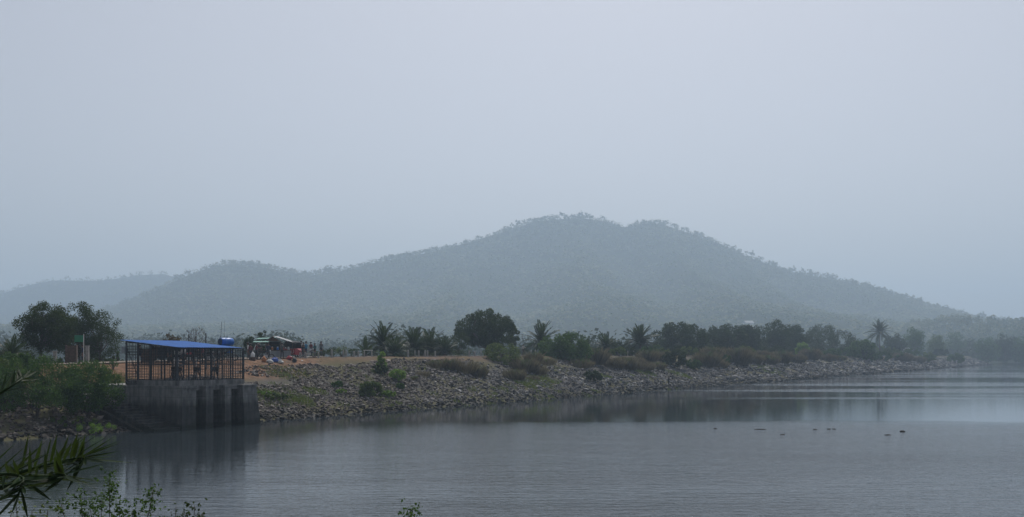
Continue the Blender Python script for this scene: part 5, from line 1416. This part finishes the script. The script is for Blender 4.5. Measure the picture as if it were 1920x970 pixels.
# ------------------------------------------------------------------ plants close to the camera
def build_foreground():
    def zb(x, y): return 3.4-3.9*float(sstep(1, 17, y))
    # date palm at the lower left: the crown is outside the frame, fronds reach in
    base = (-4.9, 6.6, zb(-4.9, 6.6)-0.05)
    t = thing('date_palm', 'nearest palm whose long fronds reach in from the lower left corner', 'palm', base)
    MB().tube([(0, 0, -0.2), (0.02, 0, 0.5), (0, 0, 1.0), (0, 0.02, 1.5)], [0.3, 0.27, 0.26, 0.22], 10).build('trunk', M['palm_bark'], t)
    rng = np.random.default_rng(8)
    # leaflet prototypes: folded blades pointing along +X
    LM = []
    for i in range(4):
        n = 6; V = []; Fs = []
        bend = (0.02, -0.05, 0.08, -0.12)[i]
        for k in range(n+1):
            q = k/n; wv = 0.5*(sin(pi*min(0.999, q*0.9+0.08))**0.7)*(1-q**4)
            z = bend*q*q
            V += [(q, -wv, z), (q, 0, z-0.16*wv*1.2), (q, wv, z)]
        for k in range(n):
            a = k*3
            Fs += [(a, a+3, a+4, a+1), (a+1, a+4, a+5, a+2)]
        m_ = mesh('leaflet', V, Fs); m_.materials.append(M['frond']); LM.append(m_)
    top = Vector((0, 0.02, 1.45))
    def frond(tip_px, D, mid_px, Dm, npair, ll, seed, lwid):
        rng = np.random.default_rng(seed)
        tip = Vector(((tip_px[0]-960)/F*D, D, CAMZ+(HZ-tip_px[1])*D/F))-Vector(base)
        mid = Vector(((mid_px[0]-960)/F*Dm, Dm, CAMZ+(HZ-mid_px[1])*Dm/F))-Vector(base)
        ctrl = mid*2-(top+tip)*0.5
        P = lambda q: top*(1-q)**2+ctrl*2*q*(1-q)+tip*q*q
        T = [i/10 for i in range(11)]
        fr = MB().tube([P(q) for q in T], [0.022*(1-0.88*q)+0.002 for q in T], 6).build('frond', M['frond'], t, True)
        for i in range(npair):
            q = 0.22+0.77*(i+0.5)/npair
            p = P(q); d = (P(min(1, q+0.02))-P(q-0.02)).normalized()
            side = d.cross(Vector((0, 0, 1))).normalized(); up = side.cross(d).normalized()
            for s in (-1, 1):
                l = ll*(0.55+0.6*sin(pi*min(1, q*0.8+0.15)))*rng.uniform(0.8, 1.15)
                pl = rng.choice([-0.25, 0.35, 0.7])
                out = (d*(0.75+0.5*q)+side*s*0.75+up*(pl+0.1*rng.normal())).normalized()
                yv = up.cross(out).normalized(); zv = out.cross(yv).normalized()
                roll = Matrix.Rotation(rng.uniform(-0.6, 0.6), 3, 'X')
                o = obj('leaflet', LM[int(rng.integers(4))], None, fr)
                R3 = Matrix((out, yv, zv)).transposed() @ roll
                o.matrix_local = Matrix.Translation(p) @ R3.to_4x4() @ Matrix.Diagonal((l, lwid, lwid, 1))
    frond((150, 868), 6.0, (15, 893), 6.2, 40, 0.30, 1, 0.022)
    frond((100, 905), 5.6, (0, 915), 5.9, 36, 0.27, 6, 0.022)
    frond((38, 712), 7.4, (-60, 775), 7.0, 30, 0.17, 2, 0.018)
    frond((25, 940), 5.6, (-60, 900), 6.0, 32, 0.27, 3, 0.022)
    frond((-80, 830), 5.2, (-180, 850), 5.8, 20, 0.26, 4, 0.02)
    frond((-300, 700), 8.0, (-300, 720), 7.4, 20, 0.26, 5, 0.02)
    # twiggy shrubs along the bottom edge
    def twig_bush(label, tips, D, seed, base_px, nleaf, lsize, mt):
        rng = np.random.default_rng(seed)
        bx = (base_px-960)/F*D
        b = (bx, D, zb(bx, D)+0.0)
        t = thing('leafy_shrub', label, 'shrub', b, 0, 'leafy shrubs at the bottom edge')
        stem = MB(); C = []
        for (px, py) in tips:
            d2 = D+rng.uniform(-0.25, 0.25)
            tip = Vector(((px-960)/F*d2, d2, CAMZ+(HZ-py)*d2/F))-Vector(b)
            a = Vector((rng.normal()*0.05, rng.normal()*0.05, -0.1))
            m_ = a.lerp(tip, 0.55)+Vector((-(tip.x-a.x)*0.18, 0, 0.05))
            pts = [a*(1-q)**2+m_*2*q*(1-q)+tip*q*q for q in np.linspace(0, 1, 9)]
            stem.tube(pts, [0.009*(1-0.75*q) for q in np.linspace(0, 1, 9)], 5)
            for k in range(nleaf):
                q = 1-0.85*rng.random()**1.5
                p = a*(1-q)**2+m_*2*q*(1-q)+tip*q*q
                s2 = 0.035+0.05*(1-q)
                C.append(p+Vector(rng.normal(size=3)*s2))
        stem.build('stem', M['bark'], t, True)
        V, Q = leaves(rng, np.array([tuple(c) for c in C]), np.full(len(C), 0.016), len(C)*3, lsize, 1, 0.6, 0.3, 0.6)
        obj('foliage', mesh('foliage', V, Q), M[mt], t)
    twig_bush('leafy shrub with two long shoots over the water at lower left', [(205, 900), (288, 917), (150, 925), (190, 938), (115, 945), (225, 950), (250, 955), (170, 955)], 7.0, 11, 190, 260, 0.021, 'leaf_mid')
    twig_bush('low leafy shrub tips left of the two long shoots', [(30, 948), (60, 958), (90, 955), (20, 965)], 6.4, 12, 60, 70, 0.024, 'leaf_olive')
    twig_bush('small sparse shrub tips right of the two long shoots', [(330, 950), (345, 955), (365, 948), (380, 962), (352, 962)], 7.6, 13, 355, 70, 0.022, 'leaf_thorn')
    twig_bush('single leafy shoot tip at the bottom edge left of centre', [(771, 953), (766, 962), (777, 963)], 8.0, 14, 770, 200, 0.022, 'leaf_mid')

build_sluice()
build_roadside()
build_trees()
build_bushes()
build_floats()
build_foreground()
#@@END


# ------------------------------------------------------------------ the hazy air
def build_haze():
    m = bpy.data.materials.new('haze'); m.use_nodes = True
    N = m.node_tree.nodes; L = m.node_tree.links; N.clear()
    o = N.new("ShaderNodeOutputMaterial"); v = N.new("ShaderNodeVolumePrincipled")
    v.inputs["Color"].default_value = (0.63, 0.81, 1.0, 1)
    v.inputs["Density"].default_value = 0.00050
    v.inputs["Anisotropy"].default_value = 0.4
    L.new(v.outputs[0], o.inputs["Volume"])
    b = MB().box(-4200, 4200, -500, 4600, -5, 300)
    tag(b.build('haze', m), 'pale blue haze hanging over the whole valley', 'haze', kind='stuff')
build_haze()
